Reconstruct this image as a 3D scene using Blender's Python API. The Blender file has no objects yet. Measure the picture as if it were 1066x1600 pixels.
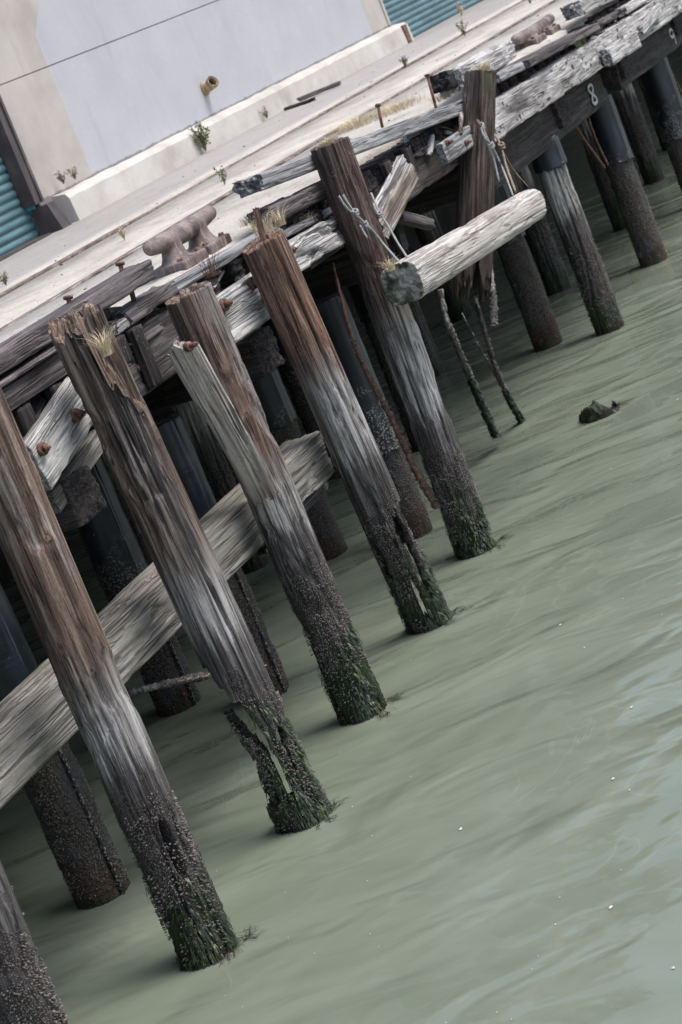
import bpy, math, random
import numpy as np
from mathutils import Matrix, Vector
random.seed(7)
S = bpy.context.scene
COL = S.collection

# ---------------------------------------------------------------- camera (x along the quay, y towards the shed, z up, water at 0)
CX = np.array([1347., -1400., 3500.]); CX /= np.linalg.norm(CX)
_u = np.array([.371, .928]); _u /= np.linalg.norm(_u)
_d = np.array([_u[0], _u[1], -(np.array([1347., -1400.]) @ _u) / 3500.]); _d /= np.linalg.norm(_d)
_d -= CX * (_d @ CX); _d /= np.linalg.norm(_d)
RW = np.stack([CX, np.cross(-_d, CX), -_d])
EYE = np.array([0., 0., 4.6])
cam = bpy.data.cameras.new("camera"); camo = bpy.data.objects.new("camera", cam); COL.objects.link(camo)
cam.sensor_fit = 'VERTICAL'; cam.sensor_height = 36; cam.lens = 78.75
cam.clip_start = .1; cam.clip_end = 500
M3 = Matrix([[RW[i, 0], -RW[i, 1], -RW[i, 2]] for i in range(3)])
camo.matrix_world = Matrix.Translation(EYE) @ M3.to_4x4()
cam.dof.use_dof = True; cam.dof.focus_distance = 14.2; cam.dof.aperture_fstop = 4.5
S.camera = camo
S.view_settings.view_transform = 'Standard'; S.view_settings.look = 'None'
S.view_settings.exposure = 1.0; S.view_settings.gamma = 1
# ---------------------------------------------------------------- sky and a veiled sun
W = bpy.data.worlds.new("World"); S.world = W; W.use_nodes = True
nt = W.node_tree; bg = nt.nodes['Background']; sky = nt.nodes.new('ShaderNodeTexSky')
sky.sky_type = 'NISHITA'; sky.sun_disc = False
SUN_EL, SUN_AZ = math.radians(64), math.radians(165)
sky.sun_elevation = SUN_EL; sky.sun_rotation = SUN_AZ
sky.air_density = 1.0; sky.dust_density = 3.5; sky.ozone_density = 1.0
nt.links.new(sky.outputs[0], bg.inputs[0]); bg.inputs[1].default_value = .12
sl = bpy.data.lights.new("sun", 'SUN'); sl.energy = 1.35; sl.angle = math.radians(28); sl.color = (1, .97, .93)
so = bpy.data.objects.new("sun", sl); COL.objects.link(so)
_sd = Vector((math.sin(SUN_AZ) * math.cos(SUN_EL), math.cos(SUN_AZ) * math.cos(SUN_EL), math.sin(SUN_EL)))
so.rotation_euler = (_sd).to_track_quat('Z', 'Y').to_euler()

# ---------------------------------------------------------------- helpers
def at(px, py, axis, val):
    """sight line through a point of the photo met with the plane axis=val"""
    d = RW @ np.array([px - 533., py - 800., 3500.]); s = (val - EYE[axis]) / d[axis]
    return EYE + s * d

def _h(ix, iy, iz, seed):
    n = (ix.astype(np.int64) * 374761393 + iy.astype(np.int64) * 668265263 + iz.astype(np.int64) * 2147483647 + int(seed) * 974711) & 0xffffffff
    n = ((n ^ (n >> 13)) * 1274126177) & 0xffffffff
    n = ((n ^ (n >> 15)) * 2246822519) & 0xffffffff
    return ((n ^ (n >> 16)) & 0xffffff) / float(0xffffff)

def vn(P, seed=0):
    P = np.asarray(P, float); F = np.floor(P); t = P - F; t = t * t * (3 - 2 * t)
    x, y, z = F[..., 0], F[..., 1], F[..., 2]; out = 0
    for a in (0, 1):
        for b in (0, 1):
            for c in (0, 1):
                w = (t[..., 0] if a else 1 - t[..., 0]) * (t[..., 1] if b else 1 - t[..., 1]) * (t[..., 2] if c else 1 - t[..., 2])
                out = out + w * _h(x + a, y + b, z + c, seed)
    return out

def fbm(P, seed=0, o=4, r=.5):
    P = np.asarray(P, float); s = 0; a = 1; n = 0
    for i in range(o):
        s = s + a * vn(P * 2 ** i, seed + i * 17); n += a; a *= r
    return s / n

WM = {}
def put(o, M, parent=None):
    COL.objects.link(o); WM[o.name] = M
    if parent is not None:
        o.parent = parent; o.matrix_basis = WM[parent.name].inverted() @ M
    else: o.matrix_basis = M
    return o

def mesh(name, V, F, mat, M=None, parent=None, smooth=True):
    me = bpy.data.meshes.new(name)
    V = np.asarray(V, np.float32)
    if isinstance(F, np.ndarray):
        k = F.shape[1]; me.vertices.add(len(V)); me.vertices.foreach_set('co', V.ravel())
        me.loops.add(F.size); me.loops.foreach_set('vertex_index', F.astype(np.int32).ravel())
        me.polygons.add(len(F)); me.polygons.foreach_set('loop_start', np.arange(0, F.size, k, dtype=np.int32))
        me.update(calc_edges=True)
    else: me.from_pydata([tuple(map(float, v)) for v in V], [], F); me.update()
    me.validate()
    if smooth: me.polygons.foreach_set('use_smooth', np.ones(len(me.polygons), bool))
    me.materials.append(mat)
    o = bpy.data.objects.new(name, me)
    return put(o, M or Matrix.Identity(4), parent)

def thing(name, label, cat, loc=(0, 0, 0), group=None):
    o = bpy.data.objects.new(name, None); o.empty_display_size = .1
    put(o, Matrix.Translation(Vector([float(c) for c in loc])))
    return tag(o, label, cat, group)

def tag(o, label=None, cat=None, group=None, kind=None):
    if label: o['label'] = label
    if cat: o['category'] = cat
    if group: o['group'] = group
    if kind: o['kind'] = kind
    return o

def frame(p0, p1, xref):
    p0, p1 = Vector([float(c) for c in p0]), Vector([float(c) for c in p1]); z = (p1 - p0).normalized(); x = Vector(xref); x = (x - z * x.dot(z)).normalized(); y = z.cross(x)
    return Matrix(((x.x, y.x, z.x, p0.x), (x.y, y.y, z.y, p0.y), (x.z, y.z, z.z, p0.z), (0, 0, 0, 1))), (p1 - p0).length
VR = (.431, -.897, 0.)          # horizontal direction that runs to the right in the view

def sec_round(na):
    t = np.linspace(0, 2 * np.pi, na, endpoint=False); return np.stack([np.cos(t), np.sin(t)], 1)
def sec_rect(w, h, step=.014, bev=.012):
    a, b = w / 2, h / 2; pts = []
    def side(p, q):
        n = max(2, int(np.hypot(*(np.array(q) - p)) / step))
        for i in range(n): pts.append(np.array(p) + (np.array(q) - np.array(p)) * i / n)
    c = bev
    for p, q in [((-a + c, -b), (a - c, -b)), ((a - c, -b), (a, -b + c)), ((a, -b + c), (a, b - c)), ((a, b - c), (a - c, b)), ((a - c, b), (-a + c, b)), ((-a + c, b), (-a, b - c)), ((-a, b - c), (-a, -b + c)), ((-a, -b + c), (-a + c, -b))]:
        side(p, q)
    return np.array(pts)

def decay(P, seed, fib=.006, crack=.014, rot=.0, thr=.58, zs=1.):
    P = P + seed * 3.17
    d = fib * 2 * (fbm(P * [22, 22, .8 * zs], seed, 4, .6) - .3)
    c = 1 - np.abs(2 * vn(P * [8, 8, .42 * zs], seed + 5) - 1); d = d + crack * np.clip((c - .93) / .07, 0, 1)
    c = 1 - np.abs(2 * fbm(P * [19, 19, .8 * zs], seed + 9, 2) - 1); d = d + crack * .5 * np.clip((c - .94) / .06, 0, 1)
    if rot:
        m = np.clip((fbm(P * [4, 4, 2.2], seed + 31, 3) - thr) / .08, 0, 1)
        d = d + m * rot * (.3 + 1.1 * vn(P * [25, 25, 4], seed + 3))
    return d

def loft(name, p0, p1, sec, mat, parent=None, xref=VR, r0=1., r1=1., seed=1, fib=.006, crack=.014, rot=0., thr=.58, jag0=.01, jag1=.01,
         nz=None, step=.03, drop1=None, drop0=None, keep=None, thick=.05, extra=None, bend=None, zs=1.):
    M, L = frame(p0, p1, xref); na = len(sec); nz = nz or max(6, int(L / step)); rings = 12
    z = np.linspace(0, L, nz + 1); k = r0 + (r1 - r0) * (z / L)
    X = sec[None, :, 0] * k[:, None]; Y = sec[None, :, 1] * k[:, None]; Zg = np.repeat(z[:, None], na, 1)
    P = np.stack([X, Y, Zg], -1)
    T = np.roll(sec, -1, 0) - np.roll(sec, 1, 0); N = np.stack([T[:, 1], -T[:, 0]], 1); N /= np.linalg.norm(N, axis=1)[:, None]
    d = decay(P, seed, fib, crack, rot, thr, zs)
    if extra is not None: d = d + extra(P)
    P[..., 0] -= N[None, :, 0] * d; P[..., 1] -= N[None, :, 1] * d
    def off(x, y, jag, s, fn):
        o = jag * (fbm(np.stack([x * 30, y * 30, x * 0 + s], -1), seed + s, 3, .65) * 1.6 - .3)
        o = np.maximum(o, 0)
        if fn is not None: o = o + fn(x, y)
        return o
    top = L - off(P[..., 0], P[..., 1], jag1, 3, drop1); bot = off(P[..., 0], P[..., 1], jag0, 8, drop0)
    P[..., 2] = np.maximum(np.minimum(P[..., 2], top), bot)
    V = [P.reshape(-1, 3)]; F = []
    idx = np.arange((nz + 1) * na).reshape(nz + 1, na); nxt = np.roll(idx, -1, 1)
    Q = np.stack([idx[:-1], nxt[:-1], nxt[1:], idx[1:]], -1)
    base = (nz + 1) * na
    if keep is None:
        F.append(Q.reshape(-1, 4))
    else:
        cen = (P[:-1] + P[1:]) / 2; cen = (cen + np.roll(cen, -1, 1)) / 2
        kp = keep(cen); F.append(Q[kp])
        I = P.copy(); rad = np.hypot(I[..., 0], I[..., 1]) + 1e-6; th = thick * (.7 + .6 * fbm(P * [9, 9, 3], seed + 77, 2))
        I[..., 0] *= np.maximum(rad - th, .02) / rad; I[..., 1] *= np.maximum(rad - th, .02) / rad
        V.append(I.reshape(-1, 3)); F.append(Q[kp][:, ::-1] + base)
        kr = np.roll(kp, 1, 1)                       # boundary along columns
        e = kp != kr
        a, b = idx[:-1][e], idx[1:][e]; F.append(np.stack([a, b, b + base, a + base], -1))
        e = kp[1:] != kp[:-1]
        a, b = idx[1:-1][e], nxt[1:-1][e]; F.append(np.stack([a, b, b + base, a + base], -1))
        base *= 2
    for zi, fn, jag, s, flip in ((0, drop0, jag0, 8, 1), (nz, drop1, jag1, 3, 0)):
        prev = idx[zi]; rim = P[zi]
        for r in range(1, rings + 1):
            t = 1 - r / rings; xy = rim[:, :2] * t
            o = off(xy[:, 0], xy[:, 1], jag, s, fn); zz = (L - o) if not flip else o
            V.append(np.stack([xy[:, 0], xy[:, 1], zz], 1)); cur = base + np.arange(na); base += na
            q = np.stack([prev, np.roll(prev, -1), np.roll(cur, -1), cur], 1)
            F.append(q[:, ::-1] if flip else q); prev = cur
    V = np.concatenate(V)
    if bend is not None: V = bend(V, L)
    o = mesh(name, V, np.concatenate(F), mat, M, parent)
    return o

def tube(pts, rad, seg=8, wob=0., seed=0, caps=True):
    pts = np.array(pts, float); n = len(pts); rad = np.broadcast_to(rad, (n,)).copy()
    if wob: rad *= 1 + wob * (vn(np.stack([np.arange(n) * .9, np.zeros(n), np.zeros(n)], 1), seed) * 2 - 1)
    V = []; ref = np.array([.3, .2, 1.]) if abs(pts[-1] - pts[0])[2] < np.linalg.norm(pts[-1] - pts[0]) * .8 else np.array([1., .2, .1])
    for i in range(n):
        t = pts[min(i + 1, n - 1)] - pts[max(i - 1, 0)]; t /= np.linalg.norm(t) + 1e-9
        a = np.cross(t, ref); a /= np.linalg.norm(a) + 1e-9; b = np.cross(t, a)
        for k in range(seg):
            w = 2 * math.pi * k / seg; V.append(pts[i] + (a * math.cos(w) + b * math.sin(w)) * rad[i])
    F = [[i * seg + k, i * seg + (k + 1) % seg, (i + 1) * seg + (k + 1) % seg, (i + 1) * seg + k] for i in range(n - 1) for k in range(seg)]
    if caps: F += [list(range(seg))[::-1], [(n - 1) * seg + k for k in range(seg)]]
    return V, F
def spline(ps, n=24):
    ps = [np.array(p, float) for p in ps]; ps = [2 * ps[0] - ps[1]] + ps + [2 * ps[-1] - ps[-2]]; out = []
    m = len(ps) - 3
    for i in range(m):
        for j in range(n):
            t = j / n; a, b, c, d = ps[i:i + 4]
            out.append(.5 * (2 * b + (c - a) * t + (2 * a - 5 * b + 4 * c - d) * t * t + (3 * b - a - 3 * c + d) * t ** 3))
    out.append(ps[-2]); return out
def join(parts):
    V, F, b = [], [], 0
    for v, f in parts:
        V += list(v); F += [[i + b for i in q] for q in f]; b += len(v)
    return V, F
def box(x0, x1, y0, y1, z0, z1):
    V = [(x, y, z) for x in (x0, x1) for y in (y0, y1) for z in (z0, z1)]
    return V, [[0, 1, 3, 2], [4, 6, 7, 5], [0, 4, 5, 1], [2, 3, 7, 6], [0, 2, 6, 4], [1, 5, 7, 3]]

# ---------------------------------------------------------------- materials
class NB:
    def __init__(s, name):
        s.m = bpy.data.materials.new(name); s.m.use_nodes = True; s.t = s.m.node_tree; s.b = s.t.nodes['Principled BSDF']
    def n(s, typ, **k):
        nd = s.t.nodes.new(typ)
        for a, v in k.items():
            if a.startswith('i_'):
                key = a[2:]; key = int(key) if key.isdigit() else key.replace('_', ' ')
                if isinstance(v, bpy.types.NodeSocket): s.t.links.new(v, nd.inputs[key])
                else: nd.inputs[key].default_value = v
            else: setattr(nd, a, v)
        return nd
    def l(s, a, b): s.t.links.new(a, b)
    def coord(s, scale=(1, 1, 1), which='Object', rnd=True):
        c = s.n('ShaderNodeTexCoord').outputs[which] if which != 'World' else s.n('ShaderNodeNewGeometry').outputs['Position']
        if rnd:
            oi = s.n('ShaderNodeObjectInfo'); a = s.n('ShaderNodeMath', operation='MULTIPLY', i_0=oi.outputs['Random'], i_1=57.)
            c = s.n('ShaderNodeVectorMath', operation='ADD', i_0=c, i_1=a.outputs[0]).outputs[0]
        return s.n('ShaderNodeMapping', i_Vector=c, i_Scale=scale).outputs[0]
    def noise(s, vec, scale=1., detail=4., rough=.55, dist=0.):
        return s.n('ShaderNodeTexNoise', i_Vector=vec, i_Scale=scale, i_Detail=detail, i_Roughness=rough, i_Distortion=dist).outputs[0]
    def ramp(s, fac, stops):
        r = s.n('ShaderNodeValToRGB', i_0=fac); e = r.color_ramp.elements
        while len(e) < len(stops): e.new(.5)
        for i, (p, c) in enumerate(stops):
            e[i].position = p; e[i].color = (*c, 1) if isinstance(c, tuple) else (c, c, c, 1)
        return r.outputs[0]
    def mix(s, fac, a, b, mode='MIX'):
        m = s.n('ShaderNodeMix', data_type='RGBA', blend_type=mode)
        for k, v in ((0, fac), (6, a), (7, b)):
            if isinstance(v, bpy.types.NodeSocket): s.l(v, m.inputs[k])
            else: m.inputs[k].default_value = (*v, 1) if isinstance(v, tuple) else v
        return m.outputs[2]
    def math(s, op, a, b=0., c=None, clamp=False):
        m = s.n('ShaderNodeMath', operation=op, use_clamp=clamp)
        for k, v in ((0, a), (1, b), (2, c)):
            if v is None: continue
            if isinstance(v, bpy.types.NodeSocket): s.l(v, m.inputs[k])
            else: m.inputs[k].default_value = v
        return m.outputs[0]
    def mr(s, v, a, b, lo=0., hi=1.):
        return s.n('ShaderNodeMapRange', i_0=v, i_1=a, i_2=b, i_3=lo, i_4=hi, interpolation_type='SMOOTHSTEP').outputs[0]
    def out(s, col, rough=.8, bump=None, strength=.5, dist=.01, spec=.3):
        if isinstance(col, bpy.types.NodeSocket): s.l(col, s.b.inputs['Base Color'])
        else: s.b.inputs['Base Color'].default_value = (*col, 1)
        if isinstance(rough, bpy.types.NodeSocket): s.l(rough, s.b.inputs['Roughness'])
        else: s.b.inputs['Roughness'].default_value = rough
        if isinstance(spec, bpy.types.NodeSocket): s.l(spec, s.b.inputs['Specular IOR Level'])
        else: s.b.inputs['Specular IOR Level'].default_value = spec
        if bump is not None:
            b = s.n('ShaderNodeBump', i_Strength=strength, i_Distance=dist, i_Height=bump); s.l(b.outputs[0], s.b.inputs['Normal'])
        return s.m

def wood(name, dark, mid, light, alt=None, altamt=(.5, .6), crackc=(.02, .017, .016), zones=None, green=0., flecks=.5, pits=False, bump=.75, cka=.6):
    b = NB(name)
    fib = b.noise(b.coord((24, 24, 1.1)), 1, 9, .72, .25)
    broad = b.noise(b.coord((3.2, 3.2, .55)), 1, 3, .5)
    fine = b.noise(b.coord((130, 130, 4.)), 1, 3, .65)
    crk = b.noise(b.coord((34, 34, .7)), 1, 2, .5, .0)
    crk = b.mr(b.math('ABSOLUTE', b.math('SUBTRACT', crk, .5)), .012, .055, 1, 0)
    ck2 = b.noise(b.coord((13, 13, .5)), 1, 2, .5, .0)
    ck2 = b.math('MULTIPLY', b.mr(b.math('ABSOLUTE', b.math('SUBTRACT', ck2, .5)), .008, .03, 1, 0), b.mr(b.noise(b.coord((6, 6, 2)), 1, 2), .42, .5))
    crm = b.mr(b.noise(b.coord((5, 5, 1.2)), 1, 2), .42, .6)
    crk = b.math('MAXIMUM', b.math('MULTIPLY', crk, crm), ck2)
    grit = b.noise(b.coord((120, 120, 45)), 1, 2, .6)
    fib = b.math('ADD', fib, b.math('MULTIPLY', b.math('SUBTRACT', grit, .5), .16))
    col = b.ramp(fib, [(.36, dark), (.49, mid), (.62, light)])
    if alt:
        a2 = b.ramp(fib, [(.36, alt[0]), (.5, alt[1]), (.63, alt[2])])
        col = b.mix(b.mr(b.math('ADD', broad, b.math('MULTIPLY', b.math('SUBTRACT', fib, .5), .5)), *altamt), col, a2)
    height = b.math('ADD', b.math('MULTIPLY', fib, .8), b.math('MULTIPLY', fine, .35))
    if pits:
        pv = b.n('ShaderNodeTexVoronoi', i_Vector=b.n('ShaderNodeVectorMath', operation='ADD', i_0=b.coord((11, 11, 6.5)), i_1=b.n('ShaderNodeVectorMath', operation='SCALE', i_0=b.n('ShaderNodeTexNoise', i_Vector=b.coord((30, 30, 18)), i_Scale=1.).outputs[1], i_Scale=.7).outputs[0]).outputs[0], i_Scale=1.).outputs[0]
        pm = b.math('MULTIPLY', b.mr(pv, .17, .3, 1, 0), b.mr(b.noise(b.coord((3, 3, 2)), 1, 2), .46, .52))
        col = b.mix(b.math('MULTIPLY', pm, .92), col, (.05, .038, .035)); height = b.math('SUBTRACT', height, b.math('MULTIPLY', pm, 1.5))
    rough = .82
    if flecks:
        v = b.n('ShaderNodeTexVoronoi', i_Vector=b.coord((60, 60, 34)), i_Scale=1.).outputs[0]
        fm = b.mr(b.noise(b.coord((5, 5, 3)), 1, 3), .52, .66)
        col = b.mix(b.math('MULTIPLY', b.math('MULTIPLY', b.mr(v, .14, .24, 1, 0), fm), flecks), col, (.45, .43, .41))
    if zones:
        geo = b.n('ShaderNodeNewGeometry').outputs['Position']
        z = b.n('ShaderNodeSeparateXYZ', i_0=geo).outputs[2]
        fib2 = b.math('ADD', b.noise(b.coord((30, 30, 1.2)), 1, 6, .66), b.math('MULTIPLY', b.math('SUBTRACT', grit, .5), .14))
        zz = b.math('ADD', z, b.math('ADD', b.math('MULTIPLY', b.math('SUBTRACT', fib2, .5), zones.get('streak', 1.3)), b.math('MULTIPLY', b.math('SUBTRACT', broad, .5), .7)))
        bl = b.ramp(fib2, [(.36, (.10, .09, .086)), (.48, (.25, .235, .225)), (.6, (.5, .485, .47))])
        col = b.mix(b.math('MULTIPLY', b.mr(zz, zones['bleach'] - .12, zones['bleach'] + .25, 1, 0), zones.get('bl', .95)), col, bl)
        dk = b.ramp(fib2, [(.37, (.03, .027, .027)), (.5, (.085, .078, .077)), (.64, (.2, .187, .183))])
        zd = b.math('ADD', z, b.math('ADD', b.math('MULTIPLY', b.math('SUBTRACT', fib2, .5), .7), b.math('MULTIPLY', b.math('SUBTRACT', broad, .5), .3)))
        col = b.mix(b.math('MULTIPLY', b.mr(zd, zones['dark'] - .1, zones['dark'] + .1, 1, 0), .93), col, dk)
    col = b.mix(b.math('MULTIPLY', crk, cka), col, crackc)
    if green:
        gm = b.mr(b.noise(b.coord((4, 4, 1.6)), 1, 4), .6 - green * .25, .75 - green * .2)
        col = b.mix(b.math('MULTIPLY', gm, .6), col, (.06, .075, .03))
    height = b.math('SUBTRACT', height, b.math('MULTIPLY', crk, 1.1))
    if zones:
        fnz = b.noise(b.coord((10, 10, 10)), 1, 4)
        zb = b.math('ADD', z, b.math('MULTIPLY', b.math('SUBTRACT', fnz, .5), 1.1))
        vo = b.n('ShaderNodeTexVoronoi', i_Vector=b.coord((95, 95, 80)), i_Scale=1.).outputs[0]
        mask = b.math('MULTIPLY', b.mr(zb, zones['barn'] - .12, zones['barn'] + .2, 1, 0), b.mr(b.noise(b.coord((26, 26, 14)), 1, 3), .3, .5))
        bc = b.ramp(vo, [(.12, (.33, .30, .275)), (.36, (.13, .112, .1)), (.55, (.03, .026, .025))])
        col = b.mix(b.math('MULTIPLY', mask, .92), col, bc)
        height = b.math('ADD', height, b.math('MULTIPLY', b.math('MULTIPLY', mask, b.mr(vo, .05, .55, 1, 0)), 1.6))
        gz = b.math('ADD', z, b.math('MULTIPLY', b.math('SUBTRACT', b.noise(b.coord((14, 14, 3.2)), 1, 4), .5), 1.5))
        gcol = b.ramp(fine, [(.38, (.006, .011, .006)), (.52, (.022, .042, .018)), (.66, (.07, .11, .035))])
        col = b.mix(b.mr(gz, zones['green'] - .1, zones['green'] + .1, 1, 0), col, gcol)
        red = b.mr(b.math('ADD', z, b.math('MULTIPLY', b.math('SUBTRACT', fnz, .5), .25)), .04, .12, 1, 0)
        col = b.mix(b.math('MULTIPLY', red, .8), col, (.03, .016, .018))
        rough = b.mr(zd, .1, 1.0, .42, .84)
    return b.out(col, rough, height, bump, .012)

ZN = lambda a, c=1.42, d=.86, e=.42, bl=.95, st=1.3: dict(bleach=a, dark=c, barn=d, green=e, bl=bl, streak=st)
BR = ((.048, .031, .026), (.15, .098, .073), (.32, .23, .18))       # red brown old pile
BA = ((.085, .07, .064), (.2, .172, .16), (.37, .335, .315))         # greyed
M_P = {
 0: wood('pile_wood_low', *BR, alt=BA, zones=ZN(1.9, 1.45, .98, .3)),
 1: wood('pile_wood_russet', *BR, alt=BA, altamt=(.56, .7), zones=ZN(1.62, 1.2, .92, .34)),
 2: wood('pile_wood_tan', (.06, .042, .035), (.2, .138, .102), (.38, .285, .22), alt=((.05, .042, .04), (.12, .1, .092), (.25, .22, .205)), altamt=(.5, .64), zones=ZN(1.72, 1.3, .86, .52)),
 3: wood('pile_wood_brown', *BR, alt=BA, altamt=(.52, .66), zones=ZN(1.75, 1.42, 1.02, .5)),
 4: wood('pile_wood_red', (.045, .026, .02), (.18, .102, .07), (.37, .245, .185), alt=BA, altamt=(.54, .64), zones=ZN(2.02, 1.4, .98, .34)),
 5: wood('pile_wood_dark', (.028, .018, .016), (.088, .056, .047), (.21, .15, .13), alt=((.05, .04, .038), (.12, .1, .095), (.26, .23, .22)), altamt=(.56, .68), zones=ZN(1.98, 1.2, .84, .36)),
 6: wood('pile_wood_upright', (.02, .014, .013), (.058, .042, .037), (.15, .115, .1), alt=((.04, .035, .033), (.09, .078, .072), (.18, .16, .15)), altamt=(.55, .66), green=.05, flecks=.3),
}
M_back = wood('backpile_wood', (.035, .03, .027), (.08, .068, .06), (.17, .15, .14), zones=ZN(2.6, 1.35, 1.0, .3))
M_white = wood('bleached_wood', (.25, .235, .225), (.5, .485, .47), (.7, .685, .67), alt=((.15, .14, .13), (.42, .4, .385), (.62, .605, .59)), altamt=(.5, .7), flecks=0, bump=1., cka=.55)
M_white2 = wood('bleached_wood_stained', (.2, .19, .18), (.39, .375, .365), (.6, .585, .57), alt=((.05, .045, .042), (.16, .145, .14), (.4, .38, .37)), altamt=(.5, .62), flecks=.6, pits=True, cka=.6)
M_grey = wood('silver_wood', (.14, .138, .14), (.27, .268, .272), (.42, .42, .425), alt=((.1, .098, .1), (.21, .208, .212), (.36, .358, .362)), flecks=.3)
M_kerb = wood('kerb_wood', (.05, .042, .042), (.125, .107, .107), (.25, .22, .22), alt=((.035, .03, .03), (.085, .07, .07), (.17, .15, .15)), flecks=.5)
M_olive = wood('waler_wood', (.13, .12, .104), (.215, .203, .18), (.32, .31, .285), alt=((.085, .075, .062), (.17, .155, .135), (.29, .275, .25)), altamt=(.5, .66), green=.3, flecks=.1)
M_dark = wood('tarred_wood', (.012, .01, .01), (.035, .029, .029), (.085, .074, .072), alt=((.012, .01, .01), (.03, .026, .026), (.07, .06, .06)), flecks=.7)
M_brownbeam = wood('stringer_wood', (.035, .028, .028), (.085, .07, .068), (.17, .15, .145), alt=((.02, .017, .017), (.05, .042, .04), (.11, .095, .09)), flecks=.7)
M_split = wood('split_wood', (.18, .15, .128), (.36, .318, .28), (.57, .53, .485), alt=((.1, .075, .06), (.22, .17, .14), (.4, .34, .3)), flecks=.1, bump=1.)
M_log = wood('log_wood', (.33, .30, .27), (.45, .42, .385), (.56, .53, .495), alt=((.27, .21, .165), (.38, .31, .26), (.5, .44, .39)), altamt=(.54, .66), flecks=0, green=.0, cka=.42)
b = NB('log_end'); n1 = b.noise(b.coord((9, 9, 9)), 1, 5)
M_logend = b.out(b.ramp(n1, [(.38, (.03, .032, .02)), (.5, (.085, .088, .062)), (.6, (.27, .26, .235))]), .9, b.noise(b.coord((60, 60, 60)), 1, 4), .7, .01)

def rusty():
    b = NB('rust'); n = b.noise(b.coord((30, 30, 30)), 1, 6, .65)
    return b.out(b.ramp(n, [(.3, (.05, .03, .028)), (.5, (.14, .075, .055)), (.7, (.3, .17, .12))]), .85, n, .8, .006)
M_rust = rusty()
b = NB('cleat_iron'); n = b.noise(b.coord((7, 7, 7)), 1, 7, .65); n2 = b.noise(b.coord((60, 60, 60)), 1, 4); st = b.noise(b.coord((40, 40, 3)), 1, 4)
c = b.ramp(n, [(.36, (.075, .056, .052)), (.5, (.15, .118, .11)), (.64, (.25, .2, .185))]); c = b.mix(b.mr(st, .57, .7), c, (.36, .27, .21)); c = b.mix(b.mr(n2, .64, .74), c, (.1, .055, .04))
M_iron = b.out(c, .62, b.math('ADD', n, b.math('MULTIPLY', n2, .6)), .6, .006, .4)

def jacket_mat():
    b = NB('black_plastic_jacket')
    n = b.noise(b.coord((5, 5, 1.2)), 1, 5); w = b.noise(b.coord((2.5, 2.5, 22)), 1, 3, .5, 1.2)
    geo = b.n('ShaderNodeNewGeometry').outputs['Position']; z = b.n('ShaderNodeSeparateXYZ', i_0=geo).outputs[2]
    col = b.ramp(n, [(.35, (.007, .009, .012)), (.55, (.016, .021, .029)), (.7, (.045, .056, .075))])
    fn = b.noise(b.coord((9, 9, 9)), 1, 4)
    vo = b.n('ShaderNodeTexVoronoi', i_Vector=b.coord((62, 62, 55)), i_Scale=1.).outputs[0]
    m = b.mr(b.math('ADD', z, b.math('MULTIPLY', b.math('SUBTRACT', fn, .5), 1.6)), 1.0, 1.4, 1, 0)
    m = b.math('MULTIPLY', m, b.mr(vo, .34, .46, 1, 0))
    col = b.mix(m, col, (.26, .24, .215))
    return b.out(col, .38, b.math('ADD', b.math('MULTIPLY', w, .5), m), .6, .01, .5)
M_jacket = jacket_mat()
def crust_mat():
    b = NB('barnacled_concrete'); vo = b.n('ShaderNodeTexVoronoi', i_Vector=b.coord((68, 68, 60)), i_Scale=1.).outputs[0]
    fn = b.noise(b.coord((6, 6, 4)), 1, 5, .6); fine = b.noise(b.coord((50, 50, 50)), 1, 4)
    geo = b.n('ShaderNodeNewGeometry').outputs['Position']; z = b.n('ShaderNodeSeparateXYZ', i_0=geo).outputs[2]
    col = b.ramp(vo, [(.12, (.26, .235, .205)), (.36, (.13, .112, .095)), (.6, (.035, .03, .027))])
    col = b.mix(b.mr(fn, .52, .62), col, (.07, .07, .075))
    zz = b.math('ADD', z, b.math('MULTIPLY', b.math('SUBTRACT', fn, .5), 1.2))
    rc = b.ramp(fine, [(.35, (.03, .02, .017)), (.6, (.085, .05, .038))])
    col = b.mix(b.mr(zz, .12, .3, 1, 0), col, rc)
    gz = b.math('ADD', z, b.math('MULTIPLY', b.math('SUBTRACT', b.noise(b.coord((14, 14, 3)), 1, 4), .5), 1.2))
    col = b.mix(b.mr(gz, -.05, .1, 1, 0), col, (.02, .035, .012))
    return b.out(col, .75, b.math('ADD', b.mr(vo, .05, .55, 1, 0), b.math('MULTIPLY', fine, .8)), 1., .014)
M_crust = crust_mat()
b = NB('barnacle_shell'); n = b.noise(b.coord((90, 90, 90), rnd=False), 1, 3); M_barn = b.out(b.ramp(n, [(.35, (.085, .072, .064)), (.65, (.27, .245, .22))]), .8)
b = NB('seaweed'); n = b.noise(b.coord((17, 17, 9), rnd=False), 1, 4); M_weed = b.out(b.ramp(n, [(.38, (.006, .01, .006)), (.5, (.018, .036, .013)), (.63, (.06, .098, .026))]), .42, spec=.5)
b = NB('red_seaweed'); M_redweed = b.out((.022, .013, .012), .5)
b = NB('rope_fibre'); w = b.n('ShaderNodeTexWave', i_Vector=b.coord((1, 1, 1)), i_Scale=60., i_Distortion=1.).outputs[1]; M_rope = b.out(b.ramp(w, [(.2, (.2, .2, .19)), (.7, (.42, .43, .42))]), .9, w, .6, .004)
b = NB('brown_rope'); n = b.noise(b.coord((80, 80, 80)), 1, 3); M_rope2 = b.out(b.ramp(n, [(.35, (.12, .09, .06)), (.65, (.34, .27, .19))]), .9, n, .6, .004)
b = NB('dry_grass'); n = b.noise(b.coord((30, 30, 30)), 1, 2); M_dry = b.out(b.ramp(n, [(.35, (.42, .33, .2)), (.65, (.72, .62, .44))]), .9)
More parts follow.
